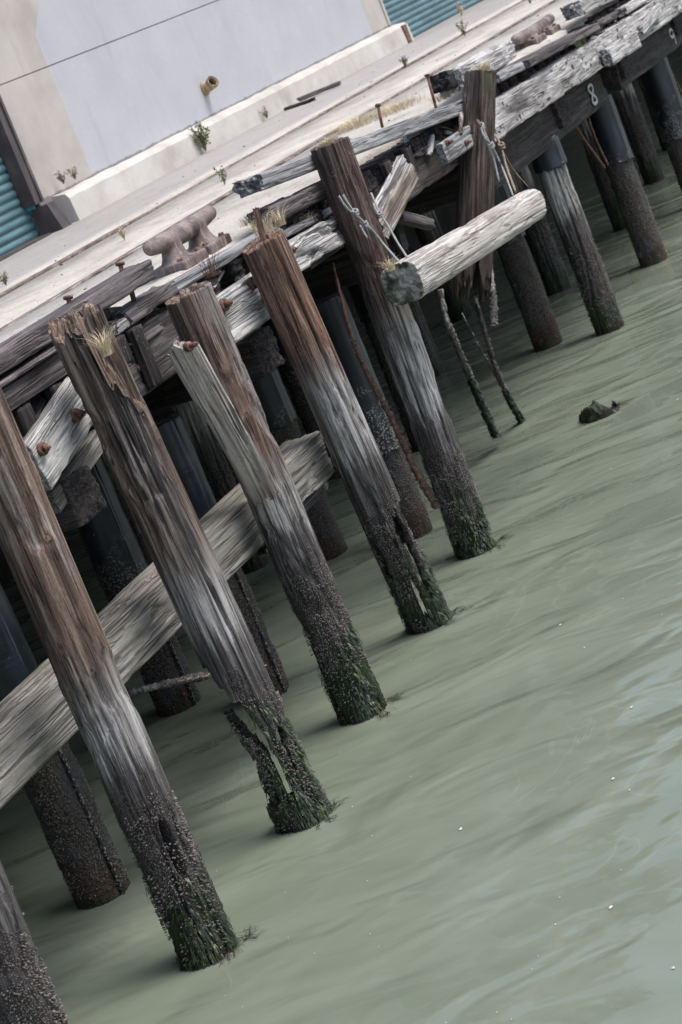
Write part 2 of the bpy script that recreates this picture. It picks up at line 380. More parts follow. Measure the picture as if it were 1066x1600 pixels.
b = NB('weed_leaf'); n = b.noise(b.coord((40, 40, 40)), 1, 2); M_leaf = b.out(b.ramp(n, [(.35, (.07, .1, .035)), (.65, (.17, .2, .08))]), .8)
b = NB('grey_twig'); M_twig = b.out((.2, .16, .12), .9)

# water
b = NB('harbour_water')
P = b.coord((1, 1, 1), 'World', rnd=False)
def rot_map(scale, ang):
    r = b.n('ShaderNodeMapping', i_Vector=P, i_Rotation=(0, 0, math.radians(ang))).outputs[0]
    return b.n('ShaderNodeMapping', i_Vector=r, i_Scale=scale).outputs[0]
sw = b.noise(rot_map((.8, 1.4, 1), 64), 1, 2, .4, .8); rip = b.noise(rot_map((1.7, 3.2, 1), 70), 1, 2, .4, .6); rip2 = b.noise(rot_map((4, 9, 1), 58), 1, 3, .5, .4)
mud = b.noise(rot_map((.45, 1.1, 1), 66), 1, 5, .55, 1.)
col = b.ramp(mud, [(.3, (.148, .176, .131)), (.55, (.166, .194, .147)), (.75, (.186, .213, .163))])
wl = b.noise(rot_map((.9, .9, 1), 20), 1, 3, .5, 2.2)
vein = b.mr(b.math('ABSOLUTE', b.math('SUBTRACT', wl, .5)), 0, .03, 1, 0); vein = b.math('MULTIPLY', vein, b.mr(b.noise(rot_map((.6, .6, 1), 0), 1, 2), .5, .6))
col = b.mix(b.math('MULTIPLY', vein, .16), col, (.3, .32, .27))
sx = b.n('ShaderNodeSeparateXYZ', i_0=P)
calm = b.mr(b.math('SUBTRACT', sx.outputs[0], b.math('MULTIPLY', sx.outputs[1], 2.2)), 1.2, 4.2)     # open water away from the quay
sl_ = b.mr(b.noise(rot_map((.6, 1.7, 1), 64), 1, 2, .4, .4), .56, .568)
sky_sheen = b.math('MULTIPLY', sl_, calm)  # added patches of raised reflectivity, imitating bright sky on the water
h = b.math('ADD', b.math('MULTIPLY', sw, 1.0), b.math('ADD', b.math('MULTIPLY', rip, .24), b.math('MULTIPLY', rip2, .02)))
M_water = b.out(col, .06, h, .5, .17, .5)
b.b.inputs['IOR'].default_value = 1.333
b.l(b.math('ADD', .5, b.math('MULTIPLY', sky_sheen, .5)), b.b.inputs['Specular IOR Level'])
b.l(b.math('ADD', 1.333, b.math('MULTIPLY', sky_sheen, .75)), b.b.inputs['IOR'])
for nd in b.t.nodes:
    if nd.type == 'BUMP': b.l(b.math('SUBTRACT', .5, b.math('MULTIPLY', sky_sheen, .42)), nd.inputs['Strength'])

# ---------------------------------------------------------------- setting
def sheet(name, x0, x1, y0, y1, z, mat, nx=1, ny=1, zf=None):
    gx = np.linspace(x0, x1, nx + 1); gy = np.linspace(y0, y1, ny + 1); X, Y = np.meshgrid(gx, gy, indexing='ij'); Z = np.full_like(X, z)
    if zf: Z = Z + zf(X, Y)
    V = np.stack([X, Y, Z], -1).reshape(-1, 3); i = np.arange((nx + 1) * (ny + 1)).reshape(nx + 1, ny + 1)
    F = np.stack([i[:-1, :-1], i[1:, :-1], i[1:, 1:], i[:-1, 1:]], -1).reshape(-1, 4)
    return mesh(name, V, F, mat)
wat = sheet('water', -60, 200, -120, 60, 0, M_water); tag(wat, kind='structure')

DZ = 3.05; WY = 12.6
b = NB('quay_concrete'); P = b.coord((1, 1, 1), 'World', rnd=False)
def mp(sc): return b.n('ShaderNodeMapping', i_Vector=P, i_Scale=sc).outputs[0]
n1 = b.noise(mp((1.2, 2.5, 1)), 1, 6, .6); n2 = b.noise(mp((42, 42, 42)), 1, 3, .7); n3 = b.noise(mp((.35, 4, 1)), 1, 4)
c = b.ramp(n1, [(.3, (.31, .285, .248)), (.5, (.43, .402, .355)), (.7, (.5, .472, .424))])
c = b.mix(b.mr(n2, .56, .72), c, (.22, .2, .185)); c = b.mix(b.mr(n2, .3, .42, .55, 0), c, (.66, .63, .6))
c = b.mix(b.mr(n3, .56, .7, 0, .3), c, (.3, .275, .25))
s_ = b.n('ShaderNodeSeparateXYZ', i_0=P).outputs[1]
asph = b.math('MULTIPLY', b.mr(b.math('ADD', s_, b.math('MULTIPLY', n1, .5)), 10.95, 11.15), .8)
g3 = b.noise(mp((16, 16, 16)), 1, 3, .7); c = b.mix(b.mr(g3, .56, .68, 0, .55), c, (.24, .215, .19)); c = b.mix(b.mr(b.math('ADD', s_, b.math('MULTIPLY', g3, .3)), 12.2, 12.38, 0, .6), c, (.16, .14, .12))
c = b.mix(asph, c, (.29, .28, .275))
v = b.n('ShaderNodeTexVoronoi', feature='DISTANCE_TO_EDGE', i_Vector=b.n('ShaderNodeVectorMath', operation='ADD', i_0=mp((.5, .9, .7)), i_1=b.n('ShaderNodeVectorMath', operation='SCALE', i_0=b.n('ShaderNodeTexNoise', i_Vector=mp((3, 3, 3)), i_Scale=1.).outputs[1], i_Scale=.5).outputs[0]).outputs[0], i_Scale=1.).outputs[0]
c = b.mix(b.mr(v, .0, .012, .5, 0), c, (.2, .175, .15))
st_ = b.noise(mp((.9, 1.6, 1)), 1, 5, .7); c = b.mix(b.mr(st_, .57, .63, 0, .35), c, (.27, .245, .21)); c = b.mix(b.mr(b.noise(mp((5, 6, 1)), 1, 3), .66, .7, 0, .5), c, (.2, .175, .15))
M_conc = b.out(c, .92, b.math('ADD', b.math('MULTIPLY', n2, .6), n1), .7, .012)
def edge(X, Y): return np.where(X < -1e9, 0, .014 * (fbm(np.stack([X * .8, Y * .8, X * 0], -1), 4, 3) - .5))
# quay slab: front edge crumbles, rails lie in two shallow grooves
NR, FR = 8.95, 10.4
gx = np.linspace(-8, 70, 640)
rows = [7.17, 7.3, 7.45, 7.8, 8.3, NR - .09, NR - .08, NR + .11, NR + .12, 9.6, FR - .09, FR - .08, FR + .11, FR + .12, 11.0, 11.6, WY + .4]
V = []; 
for j, y in enumerate(rows):
    dz = -.045 if y in (NR - .08, NR + .11, FR - .08, FR + .11) else 0
    yy = np.full_like(gx, y)
    if j == 0: yy = y - .1 + .2 * fbm(np.stack([gx * 1.7, gx * 0, gx * 0], 1), 3, 4) + .1 * np.clip((gx - 15.2) / .5, 0, 1) * np.clip((19.6 - gx) / .5, 0, 1)
    z = DZ + dz + .02 * (fbm(np.stack([gx * .7, gx * 0 + y, gx * 0], 1), 9, 3) - .5) - (.03 if j == 0 else 0)
    V.append(np.stack([gx, yy, z], 1))
V.insert(0, V[0] - [0, -.01, .17]); V.insert(0, V[0] + [0, 12, 0])
n = len(gx); nr = len(V); idx = np.arange(n * nr).reshape(nr, n)
F = np.stack([idx[:-1, :-1], idx[:-1, 1:], idx[1:, 1:], idx[1:, :-1]], -1).reshape(-1, 4)
quay = mesh('quay_deck', np.concatenate(V), F, M_conc, smooth=False); tag(quay, kind='structure')
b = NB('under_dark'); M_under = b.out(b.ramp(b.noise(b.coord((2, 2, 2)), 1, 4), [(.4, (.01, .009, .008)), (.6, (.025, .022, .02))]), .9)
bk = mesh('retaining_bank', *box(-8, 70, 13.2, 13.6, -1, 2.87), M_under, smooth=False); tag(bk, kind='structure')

# rails
def rail(y, name, label):
    t = thing(name, label, 'rail', (20, y, DZ - .05))
    xs = np.linspace(-8, 69, 300); V = []; F = []
    prof = [(-.045, -.0), (-.045, .038), (-.03, .046), (.02, .046), (.03, .038), (.03, 0.)]
    for i, x in enumerate(xs):
        wz = .006 * math.sin(x * .6 + y) + .004 * math.sin(x * 2.1)
        for (a, h) in prof: V.append((x, y + a, DZ - .034 + h + wz))
    k = len(prof)
    for i in range(len(xs) - 1):
        for j in range(k - 1): F.append([i * k + j, i * k + j + 1, (i + 1) * k + j + 1, (i + 1) * k + j])
    mesh('rail_head', V, F, M_railm, None, t, smooth=False)
    V2 = [(x, y + a, DZ - .034 + h + .006 * math.sin(x * .6 + y)) for x in xs for (a, h) in ((.065, 0), (.065, .034), (.1, .034), (.1, 0))]
    F2 = [[i * 4 + j, i * 4 + j + 1, i * 4 + j + 5, i * 4 + j + 4] for i in range(len(xs) - 1) for j in range(3)]
    mesh('guard_strip', V2, F2, M_railm, None, t, smooth=False)
b = NB('rail_steel'); n = b.noise(b.coord((6, 25, 10)), 1, 6, .7); M_railm = b.out(b.ramp(n, [(.38, (.07, .052, .046)), (.5, (.15, .118, .1)), (.66, (.34, .3, .265))]), .8, n, .5, .005)
rail(NR, 'crane_rail', 'rusty rail sunk in the quay concrete, the one nearer the iron cleats')
rail(FR, 'crane_rail', 'rusty rail sunk in the quay concrete, the one nearer the shed wall')

# ---------------------------------------------------------------- shed
XL, XR = 21.45, 33.5
shed = thing('shed', 'pale stucco dockside shed with blue grey painted panel and teal shutter doors', 'building', (27, WY, DZ))
b = NB('stucco'); P = b.coord((1, 1, 1), 'World', rnd=False); xz = b.n('ShaderNodeSeparateXYZ', i_0=P)
n1 = b.noise(P, 1.1, 6, .6); n2 = b.noise(P, 45, 4, .6); n3 = b.noise(P, 4, 5, .7, 1.5)
cr = b.ramp(n1, [(.3, (.33, .305, .275)), (.55, (.43, .40, .365)), (.75, (.49, .465, .43))]); cr = b.mix(b.mr(n3, .6, .75, 0, .4), cr, (.36, .33, .30))
cr = b.mix(b.mr(n2, .58, .75, 0, .35), cr, (.3, .28, .26))
bl = b.ramp(n1, [(.3, (.385, .39, .425)), (.6, (.43, .434, .458)), (.75, (.46, .464, .486))]); bl = b.mix(b.mr(n3, .6, .66, 0, .22), bl, (.36, .37, .44))
sc = b.mr(b.math('ABSOLUTE', b.math('SUBTRACT', b.noise(P, 1.9, 2, .5, 2.), .5)), 0, .007, .4, 0); bl = b.mix(sc, bl, (.52, .53, .58))
jx = b.math('MULTIPLY', b.math('SUBTRACT', b.noise(P, 9, 3), .5), .05)
xx = b.math('ADD', xz.outputs[0], jx); zz = b.math('ADD', xz.outputs[2], jx)
xl = b.math('ADD', 22.2, 0.)
m = b.math('MULTIPLY', b.mr(xx, 22.8, 22.84), b.mr(xx, 32.7, 32.74, 1, 0)); m = b.math('MULTIPLY', m, b.mr(zz, 3.2, 3.21))
cor = b.math('LESS_THAN', b.math('SUBTRACT', zz, b.math('MULTIPLY', b.math('SUBTRACT', xx, 22.82), .9)), 5.08); m = b.math('MULTIPLY', m, cor)
wc = b.mix(m, cr, bl); st = b.noise(b.n('ShaderNodeMapping', i_Vector=P, i_Scale=(3.5, 3.5, .5)).outputs[0], 1, 5, .6); wc = b.mix(b.mr(st, .56, .72, 0, .22), wc, (.27, .26, .27)); wc = b.mix(b.mr(zz, 3.40, 3.43, .75, 0), wc, (.13, .12, .12))  # dark line above the plinth: a shadow gap put into the wall colour
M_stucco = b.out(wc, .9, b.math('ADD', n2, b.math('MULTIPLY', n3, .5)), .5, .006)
b = NB('plinth_concrete'); P = b.coord((1, 1, 1), 'World', rnd=False); n1 = b.noise(P, 1.5, 6, .65); n2 = b.noise(P, 40, 4)
c = b.ramp(n1, [(.3, (.37, .345, .305)), (.5, (.48, .455, .415)), (.7, (.55, .53, .49))]); c = b.mix(b.mr(n2, .6, .75, 0, .4), c, (.3, .27, .24))
M_plinth = b.out(c, .9, b.math('ADD', n1, n2), .5, .008)
# wall built with its moulded groove (profile swept along x)
def sweep(name, prof, x0, x1, mat, nx=40, wob=0):
    xs = np.linspace(x0, x1, nx); V = []; F = []; k = len(prof)
    for x in xs:
        for (y, z) in prof: V.append((x, y + wob * (random.random() - .5), z + wob * (random.random() - .5)))
    for i in range(nx - 1):
        for j in range(k - 1): F.append([i * k + j, (i + 1) * k + j, (i + 1) * k + j + 1, i * k + j + 1])
    F += [[j for j in range(k)][::-1], [(nx - 1) * k + j for j in range(k)]]
    return mesh(name, V, F, mat, None, shed, smooth=False)
GZ = 4.715
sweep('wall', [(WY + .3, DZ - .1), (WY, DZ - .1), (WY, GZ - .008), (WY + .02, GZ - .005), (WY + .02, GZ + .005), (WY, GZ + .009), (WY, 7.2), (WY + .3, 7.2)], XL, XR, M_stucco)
sweep('plinth', [(WY + .25, DZ - .06), (WY - .22, DZ - .06), (WY - .2, 3.32), (WY - .16, 3.37), (WY - .0, 3.39), (WY + .25, 3.39)], XL + .32, XR + .25, M_plinth, 60, .012)
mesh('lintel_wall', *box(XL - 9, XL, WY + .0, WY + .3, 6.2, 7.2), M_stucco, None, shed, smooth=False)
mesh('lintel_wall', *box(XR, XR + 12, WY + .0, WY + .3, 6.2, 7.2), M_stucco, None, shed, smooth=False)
mesh('floor_slab', *box(XL - 9, XR + 12, WY + .42, WY + 8, DZ - .2, DZ - .02), M_under, None, shed, smooth=False)
b = NB('teal_shutter'); n = b.noise(b.coord((2, 2, 8)), 1, 5); n2 = b.noise(b.coord((30, 30, 30)), 1, 3)
M_teal = b.out(b.mix(b.mr(n2, .6, .75, 0, .4), b.ramp(n, [(.35, (.06, .13, .145)), (.65, (.105, .2, .225))]), (.2, .24, .25)), .5, n2, .2, .004, .5)
def shutter(x0, x1, label):
    y = WY + .16; V = []; F = []; zs = np.arange(DZ + .01, 6.2, .0125); pitch = .098
    for z in zs:
        t = ((z - DZ) / pitch) % 1; dy = -.038 * abs(math.sin(math.pi * t)) ** .6
        V += [(x0, y + dy, z), (x1, y + dy, z)]
    for i in range(len(zs) - 1): F.append([2 * i, 2 * i + 1, 2 * i + 3, 2 * i + 2])
    o = mesh('shutter_door', V, F, M_teal, None, shed, smooth=True); tag(o, label); return o
shutter(XL - 6, XL - .02, 'ribbed teal roller shutter door left of the painted panel'); shutter(XR + .05, XR + 9, 'ribbed teal roller shutter door right of the painted panel')
b = NB('door_steel'); n = b.noise(b.coord((6, 6, 3)), 1, 6); M_steel = b.out(b.ramp(n, [(.35, (.05, .04, .042)), (.6, (.085, .07, .072)), (.75, (.16, .12, .115))]), .6, n, .3, .004, .4)
pj = join([box(XL - .15, XL - .025, WY - .05, WY + .12, 3.4, 6.2), box(XL - .026, XL + .02, WY - .07, WY + .02, 3.4, 6.2)])
mesh('door_jamb', *pj, M_steel, None, shed, smooth=False)
V, F = box(XL - .05, XL + .17, WY - .2, WY + .1, DZ - .05, 3.36)
V = [(x + (-.05 if (z > 3.2 and x > XL) else 0), y + (.08 if (z > 3.2 and y < WY - .1) else 0), z) for x, y, z in V]
mesh('jamb_guard', V, F, M_steel, None, shed, smooth=False)
b = NB('teal_scrap'); M_tealp = b.out((.04, .25, .3), .6)
mesh('paint_strip', *box(XL - .12, XL - .103, WY - .0, WY + .1, 3.36, 3.45), M_tealp, None, shed, smooth=False)
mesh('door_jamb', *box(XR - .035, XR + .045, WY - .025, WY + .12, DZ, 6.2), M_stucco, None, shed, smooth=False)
V, F = box(XR - .05, XR + .12, WY - .23, WY + .1, DZ - .05, 3.34); mesh('jamb_guard', V, F, M_rust, None, shed, smooth=False)
mesh('door_sill', *box(XL - 6, XL - .18, WY - .1, WY + .14, DZ - .05, DZ + .02), M_steel, None, shed, smooth=False)
# pipe elbow on the wall
pc = at(328, 138, 1, WY - .08)
pe = thing('pipe_elbow', 'tan drain pipe elbow sticking out of the blue grey wall panel', 'pipe', (pc[0], WY, pc[2]))
b = NB('pipe_tan'); n = b.noise(b.coord((14, 14, 14)), 1, 5); M_pipe = b.out(b.ramp(n, [(.35, (.2, .14, .07)), (.65, (.4, .31, .18))]), .6, n, .3, .004)
arc = [np.array([pc[0] - .04 * t_ * t_, WY - .005 - .17 * t_, pc[2] + .02 + .05 * t_ * t_]) for t_ in np.linspace(0, 1, 14)]
Vo, Fo = tube(arc, .07, 20, caps=False); Vi, Fi = tube(arc, .06, 20, caps=False)
rim = [[19 * 0 + 13 * 20 + k, 13 * 20 + (k + 1) % 20, 280 + 13 * 20 + (k + 1) % 20, 280 + 13 * 20 + k] for k in range(20)]
mesh('elbow', Vo + Vi, Fo + [[i + 280 for i in q[::-1]] for q in Fi] + rim, M_pipe, None, pe)
e0 = arc[-1]; t = arc[-1] - arc[-2]; t /= np.linalg.norm(t)
Vc, Fc = tube([e0 - t * .05, e0 - t * .045, e0 + t * .006], [.07, .08, .08], 20, caps=False); mesh('collar', Vc, Fc, M_pipe, None, pe)
b = NB('pipe_shade_black'); mesh('bore_shade_plug', *tube([arc[0], arc[9]], [.058, .058], 16), b.out((.015, .012, .01), .9), None, pe)  # near-black plug stands in for the shade inside the pipe
mesh('flange', *tube([(pc[0], WY - .001, pc[2] + .02), (pc[0], WY - .03, pc[2] + .02)], .09, 20), M_pipe, None, pe)

# ---------------------------------------------------------------- timber parts
def bolt(parent, pos, nrm, r=.035, l=.03, rod=.0):
    """rusty washer, nut and bolt end as one part"""
    pos = np.array(pos); nrm = np.array(nrm, float); nrm /= np.linalg.norm(nrm)
    a = tube([pos - nrm * .03, pos + nrm * .003, pos + nrm * .008], [r, r, r * .85], 14)
    c = tube([pos + nrm * .006, pos + nrm * (l), pos + nrm * (l + .003)], [r * .62, r * .6, r * .45], 6)
    d = tube([pos, pos + nrm * (l + .02 + rod)], [r * .3, r * .27], 8)
    return mesh('bolt', *join([a, c, d]), M_rust, None, parent)
OUT = np.array([-.15, -1., .05])

def shells(parent, p0, p1, R, zlo, zhi, n, seed, keep=None, smax=.0062, power=1.):
    rng = np.random.RandomState(seed); p0 = np.array(p0); p1 = np.array(p1); M, L = frame(p0, p1, VR); M = np.array(M)
    V, F = [], []; c = 0; tries = 0
    n = int(n * .75)
    while c < n and tries < n * 6:
        tries += 1
        th = rng.rand() * 2 * math.pi; z = zlo + (zhi - zlo) * rng.rand() ** power; zl = (z - p0[2]) / (p1[2] - p0[2]) * L
        q = np.array([R * math.cos(th), R * math.sin(th), zl])
        if q[1] > R * .5: continue
        if vn(np.array([q * [14, 14, 9]]), seed)[0] < .40 + .32 * ((z - zlo) / (zhi - zlo)) ** 2: continue
        if keep is not None and not keep(q[None])[0]: continue
        s = smax * (.3 + .7 * rng.rand() ** 2); hgt = s * .65
        nrm = np.array([math.cos(th), math.sin(th), 0]); tg = np.array([-math.sin(th), math.cos(th), 0]); up = np.array([0, 0, 1.])
        bse = len(V); ph = rng.rand() * 6
        for rr, hh in ((s, -.012), (s * .95, 0), (s * .5, hgt), (s * .3, hgt * .6)):
            for k in range(5):
                w = ph + k * 2 * math.pi / 5; V.append(q + nrm * (hh + .001) + (tg * math.cos(w) + up * math.sin(w)) * rr)
        for j in range(3):
            for k in range(5): F.append((bse + j * 5 + k, bse + j * 5 + (k + 1) % 5, bse + j * 5 + 5 + (k + 1) % 5, bse + j * 5 + 5 + k))
        c += 1
    if not V: return
    o = mesh('barnacles', np.array(V), np.array(F), M_barn, Matrix(M.tolist()), parent, smooth=False); tag(o, kind='stuff')

def weeds(parent, p0, p1, R, zlo, zhi, n, seed, keep=None, mat=None, name='seaweed', ln=(.03, .095), wd=(.0018, .006), flare=.010):
    rng = np.random.RandomState(seed); p0 = np.array(p0); p1 = np.array(p1); M, L = frame(p0, p1, VR); M = np.array(M)
    V, F = [], []
    for i in range(n * 4):
        if len(F) >= n * 4: break
        th = rng.rand() * 2 * math.pi; z = zlo + (zhi - zlo) * rng.rand() ** 1.6; zl = (z - p0[2]) / (p1[2] - p0[2]) * L
        q = np.array([R * math.cos(th), R * math.sin(th), zl])
        if q[1] > R * .6: continue
        if vn(np.array([q * [11, 11, 4]]), seed + 2)[0] < .36 + .3 * (z - zlo) / (zhi - zlo): continue
        if keep is not None and not keep(q[None])[0]: continue
        l = ln[0] + (ln[1] - ln[0]) * rng.rand(); w = wd[0] + (wd[1] - wd[0]) * rng.rand()
        nrm = np.array([math.cos(th), math.sin(th), 0]); tg = np.array([-math.sin(th), math.cos(th), 0]); sw = (rng.rand() - .5) * .5; tw = (rng.rand() - .5) * 1.2
        bse = len(V)
        for k in range(5):
            t = k / 4; cen = q + nrm * (-.012 + .02 * math.sin(t * 2.2) + flare * t * rng.rand() * 2) + np.array([0, 0, -1.]) * l * t + tg * sw * l * t
            ww = w * (1 - .75 * t * t) * (.8 + .4 * rng.rand()); a = tg * math.cos(tw * t) + nrm * math.sin(tw * t)
            V += [cen - a * ww, cen + a * ww]
        for k in range(4): F.append((bse + 2 * k, bse + 2 * k + 1, bse + 2 * k + 3, bse + 2 * k + 2))
    if not V: return
    o = mesh(name, np.array(V), np.array(F), mat or M_weed, Matrix(M.tolist()), parent, smooth=True); tag(o, kind='stuff')

def waterline_frond(parent, x, y, ang, l, mat, seed):
    """weed trailing on the surface from the foot of a pile"""
    rng = np.random.RandomState(seed); V, F = [], []
    for i in range(16):
        a = ang + (rng.rand() - .5) * .8; r0 = .12 * rng.rand(); ll = l * (.4 + .6 * rng.rand()); w = .0025 + .004 * rng.rand(); bse = len(V)
        d = np.array([math.cos(a), math.sin(a), 0]); n = np.array([-d[1], d[0], 0]); st = np.array([x, y, 0]) + n * (rng.rand() - .5) * .12
        for k in range(5):
            t = k / 4; c = st + d * (r0 + ll * t) + n * .03 * math.sin(t * 5 + i) + [0, 0, .006 + .02 * (1 - t) * rng.rand()]
            V += [c - n * w * (1 - t * .7), c + n * w * (1 - t * .7)]
        for k in range(4): F.append((bse + 2 * k, bse + 2 * k + 1, bse + 2 * k + 3, bse + 2 * k + 2))
    o = mesh('trailing_weed', np.array(V), np.array(F), mat, None, parent); tag(o, kind='stuff')

NA = 150
FG = 'round timber fender piles along the quay edge'
def fender(i, top, foot, R0, R1, label, seed, zb=.95, ngreen=330, zg=.5, nsh=1500, keep=None, extra=None, drop1=None, jag1=.02, fib=.006, crack=.015, rot=.018, thick=.05, group=FG, rr=.0):
    """foot: x,y at the water; top: x,y,z"""
    top = np.array(top, float); f = np.array([*foot, 0.]); ax = (top - f) / top[2]; p0 = f - ax * .9
    t = thing('fender_pile', label, 'pile', (foot[0], foot[1], 0), group)
    L = np.linalg.norm(top - p0); sc = L / (top[2] + .9)
    def ex(P):
        z = P[..., 2] / sc - .9
        lo = np.clip((1.05 - z) / .9, 0, 1)
        d = lo * (.055 * (fbm(P * [13, 13, 2.], seed + 50, 4, .6) - .40) + .012 * (vn(P * [55, 55, 30], seed + 4) - .5)) * 1.6
        d = d - .012 * (fbm(P * [2, 2, .7], seed + 8, 2) - .5)
        # knots
        for (ka, kz) in knots:
            a = np.arctan2(P[..., 1], P[..., 0]); da = (a - ka + np.pi) % (2 * np.pi) - np.pi
            q = (da * R0 / .035) ** 2 + ((z - kz) / .05) ** 2; d = d - .013 * np.exp(-q) + .014 * np.exp(-q * 6)
        if extra is not None: d = d + extra(P[..., 0] / R0, P[..., 1] / R0, z)
        return d
    rng = np.random.RandomState(seed); knots = [(-rng.rand() * 3.1, 1.1 + 1.9 * rng.rand()) for _ in range(7)]
    kf = (lambda P: keep(P[..., 0] / R0, P[..., 1] / R0, P[..., 2] / sc - .9 + P[..., 1] * .32, P)) if keep else None
    loft('trunk', p0, top, sec_round(NA), M_P[i], t, r0=R0, r1=R1, seed=seed, fib=fib, crack=crack, rot=rot, thr=.62, jag0=0, jag1=jag1, step=.02, drop1=drop1, keep=kf, thick=thick, extra=ex)
    if nsh: shells(t, p0, top, R0 * .985, .02, zb, nsh, seed + 1, kf, power=.8)
    if ngreen: weeds(t, p0, top, R0 * .97, .02, zg, ngreen, seed + 2, kf)
    return t

def wob(s, z, a=.16, k=7, sd=0): return s + a * (2 * vn(np.stack([s * 3, z * k, s * 0], -1), sd) - 1) + a * .5 * (2 * vn(np.stack([s * 7, z * k * 3, s * 0], -1), sd + 1) - 1)

# P0 bottom left
p0f = at(108, 1745, 2, 0)
fender(0, (7.95, 6.36, 3.0), (p0f[0], p0f[1]), .175, .17, 'thick grey barnacled pile in the bottom left corner nearest the viewer', 11, zb=1.2, nsh=1800)
# P1
def ex1(s, y, z):
    q = ((s - .42) / .17) ** 2 + ((z - .66) / .16) ** 2
    d = .11 * (np.clip(1.5 - q, 0, 1)) * (y < 0)
    g = np.exp(-((wob(s, z, .05, 5, 3) - .05) / .05) ** 2) * np.clip((1.05 - z) * 3, 0, 1) * (y < 0) * .03
    g2 = np.exp(-((wob(s, z, .05, 4, 9) - .8) / .05) ** 2) * np.clip((1.1 - z) * 3, 0, 1) * (y < 0) * .03
    return d + g + g2
t1 = at(-75, 550, 1, 6.45)
f1 = fender(1, t1, (9.513, 6.425), .170, .158, 'russet pile with an oval rot hole above its weedy foot, leftmost of the full-height ones', 23, zb=1.0, extra=ex1, zg=.5)
# P2
def keep2(s, y, z, P):
    zj = z + .10 * (vn(np.stack([s * 9, y * 3, s * 0], -1), 21) - .5)
    w = wob(s, z, .10, 9, 5); I = np.interp
    left = -1.1 + np.clip(1.22 - zj, 0, 1) * 2.0
    body = (w > np.minimum(left, .0)) & (w < I(z, [.1, .3, .55, .7, .85], [.45, .5, .42, .75, 1.3]))
    body &= ~((z > .18) & (z < .48) & (w > -.05) & (w < .1 + .1 * np.sin(z * 9)))
    body &= w > I(z, [.1, .3, .5, .7], [-.15, -.2, -.4, -1.5])
    k = (zj > 1.0) & (w > left) | body
    k |= np.abs(w - I(z, [.1, .45, .8], [-.25, -.35, -1.0])) < I(z, [.1, .5, .7, .86], [.16, .17, .09, 0])   # left strand
    k |= np.abs(w - I(z, [.1, .45], [-.75, -.4])) < np.where(z < .48, .13, 0)
    k |= np.abs(w - I(z, [.1, .5, .85], [.72, .8, .9])) < I(z, [.1, .5, .85, .95], [.26, .15, .1, 0])
    k |= z < .13 + .05 * vn(np.stack([s * 6, y * 3, s * 0], -1), 31)
    k |= z > 1.25
    k &= ~((y > .05) & (zj > .16) & (zj < 1.15))
    return k
def drop2(x, y):
    s = x / .16
    f = np.clip((s - .12) / .08, 0, 1) * (y < .03)
    n = vn(np.stack([x * 45, y * 45, x * 0], -1), 3)
    return f * (.36 + .22 * np.clip((s - .45) * 3, 0, 1)) + .1 * n + .07 * (y < -.06)
def ex2(s, y, z):
    g = 0
    for c, w, z0, z1, d in ((-.35, .05, 2.2, 3.4, .03), (-.05, .06, 1.9, 3.4, .045), (.18, .08, 2.3, 3.4, .05), (.42, .05, 1.2, 2.9, .03), (-.6, .04, 1.5, 3.4, .02), (.62, .05, 1.6, 2.7, .03)):
        g = g + d * np.exp(-((s - c - .05 * np.sin(z * 3 + c * 9)) / w) ** 2) * np.clip((z - z0) * 4, 0, 1) * np.clip((z1 - z) * 4, 0, 1) * (y < 0)
    n = vn(np.stack([s * 9, z * 5, y * 0], -1), 12); g = g + .03 * np.clip((n - .62) / .1, 0, 1) * (z > 2.2)
    return g
t2 = at(109, 480, 1, 6.55)
f2 = fender(2, t2, (11.074, 6.458), .178, .174, 'tan pile with split stepped top and foot rotted into weedy strands', 37, keep=keep2, drop1=drop2, extra=ex2, jag1=.05, zb=1.1, zg=.85, ngreen=500, thick=.06, crack=.024, fib=.009)
# P3
t3 = at(291, 453, 1, 6.6)
def drop3(x, y):
    r = np.hypot(x, y) / .16; return .045 * np.clip((.78 - r) * 6, 0, 1) + .02 * (x < -.05)
f3 = fender(3, t3, (12.646, 6.642), .168, .16, 'brown pile with hollowed rim top, a split half log bolted to its left side', 41, drop1=drop3, zb=1.15, zg=.6)
# P4
def keep4(s, y, z, P):
    zj = z + .12 * (vn(np.stack([s * 9, y * 3, s * 0], -1), 22) - .5)
    w = wob(s, z, .08, 8, 8); I = np.interp; k = np.ones(s.shape, bool)
    k &= ~((zj > .2) & (zj < .9) & (w > I(z, [.2, .5, .9], [.5, .34, .3])) & (w < I(z, [.2, .5, .9], [.6, .74, .66])))
    k &= ~((zj > .55) & (zj < 1.0) & (w > .84))
    k &= ~((zj > .06) & (zj < .34) & (w > -.2 + z * .3) & (w < .14))
    k &= ~((zj > .5) & (zj < .8) & (w > -.82) & (w < -.68))
    k &= ~((zj > .62) & (zj < .84) & (w > -.05) & (w < .08)); k &= ~((y > .15) & (zj > .14) & (zj < .9))
    return k
t4 = at(408, 372, 1, 6.6)
def drop4(x, y): return .07 * np.clip((x + y * .2 - .02) / .02, 0, 1) * (x < .045) + .03 * np.clip(-x / .1, 0, 1)
def ex4(s, y, z): return .045 * np.exp(-((s - .42 - .03 * np.sin(z * 3)) / .05) ** 2) * np.clip((z - 1.9) * 2, 0, 1) * (y < 0)
f4 = fender(4, t4, (14.173, 6.656), .170, .162, 'red-brown pile with a thin splinter standing on its top and slotted weedy foot', 59, keep=keep4, drop1=drop4, extra=ex4, zb=1.1, zg=.72, ngreen=480, thick=.06)
loft('splinter', t4 + [-.03, -.02, -.08], at(398, 318, 1, 6.55), sec_rect(.05, .025, .01, .004), M_P[4], f4, seed=5, jag1=.06, step=.02)
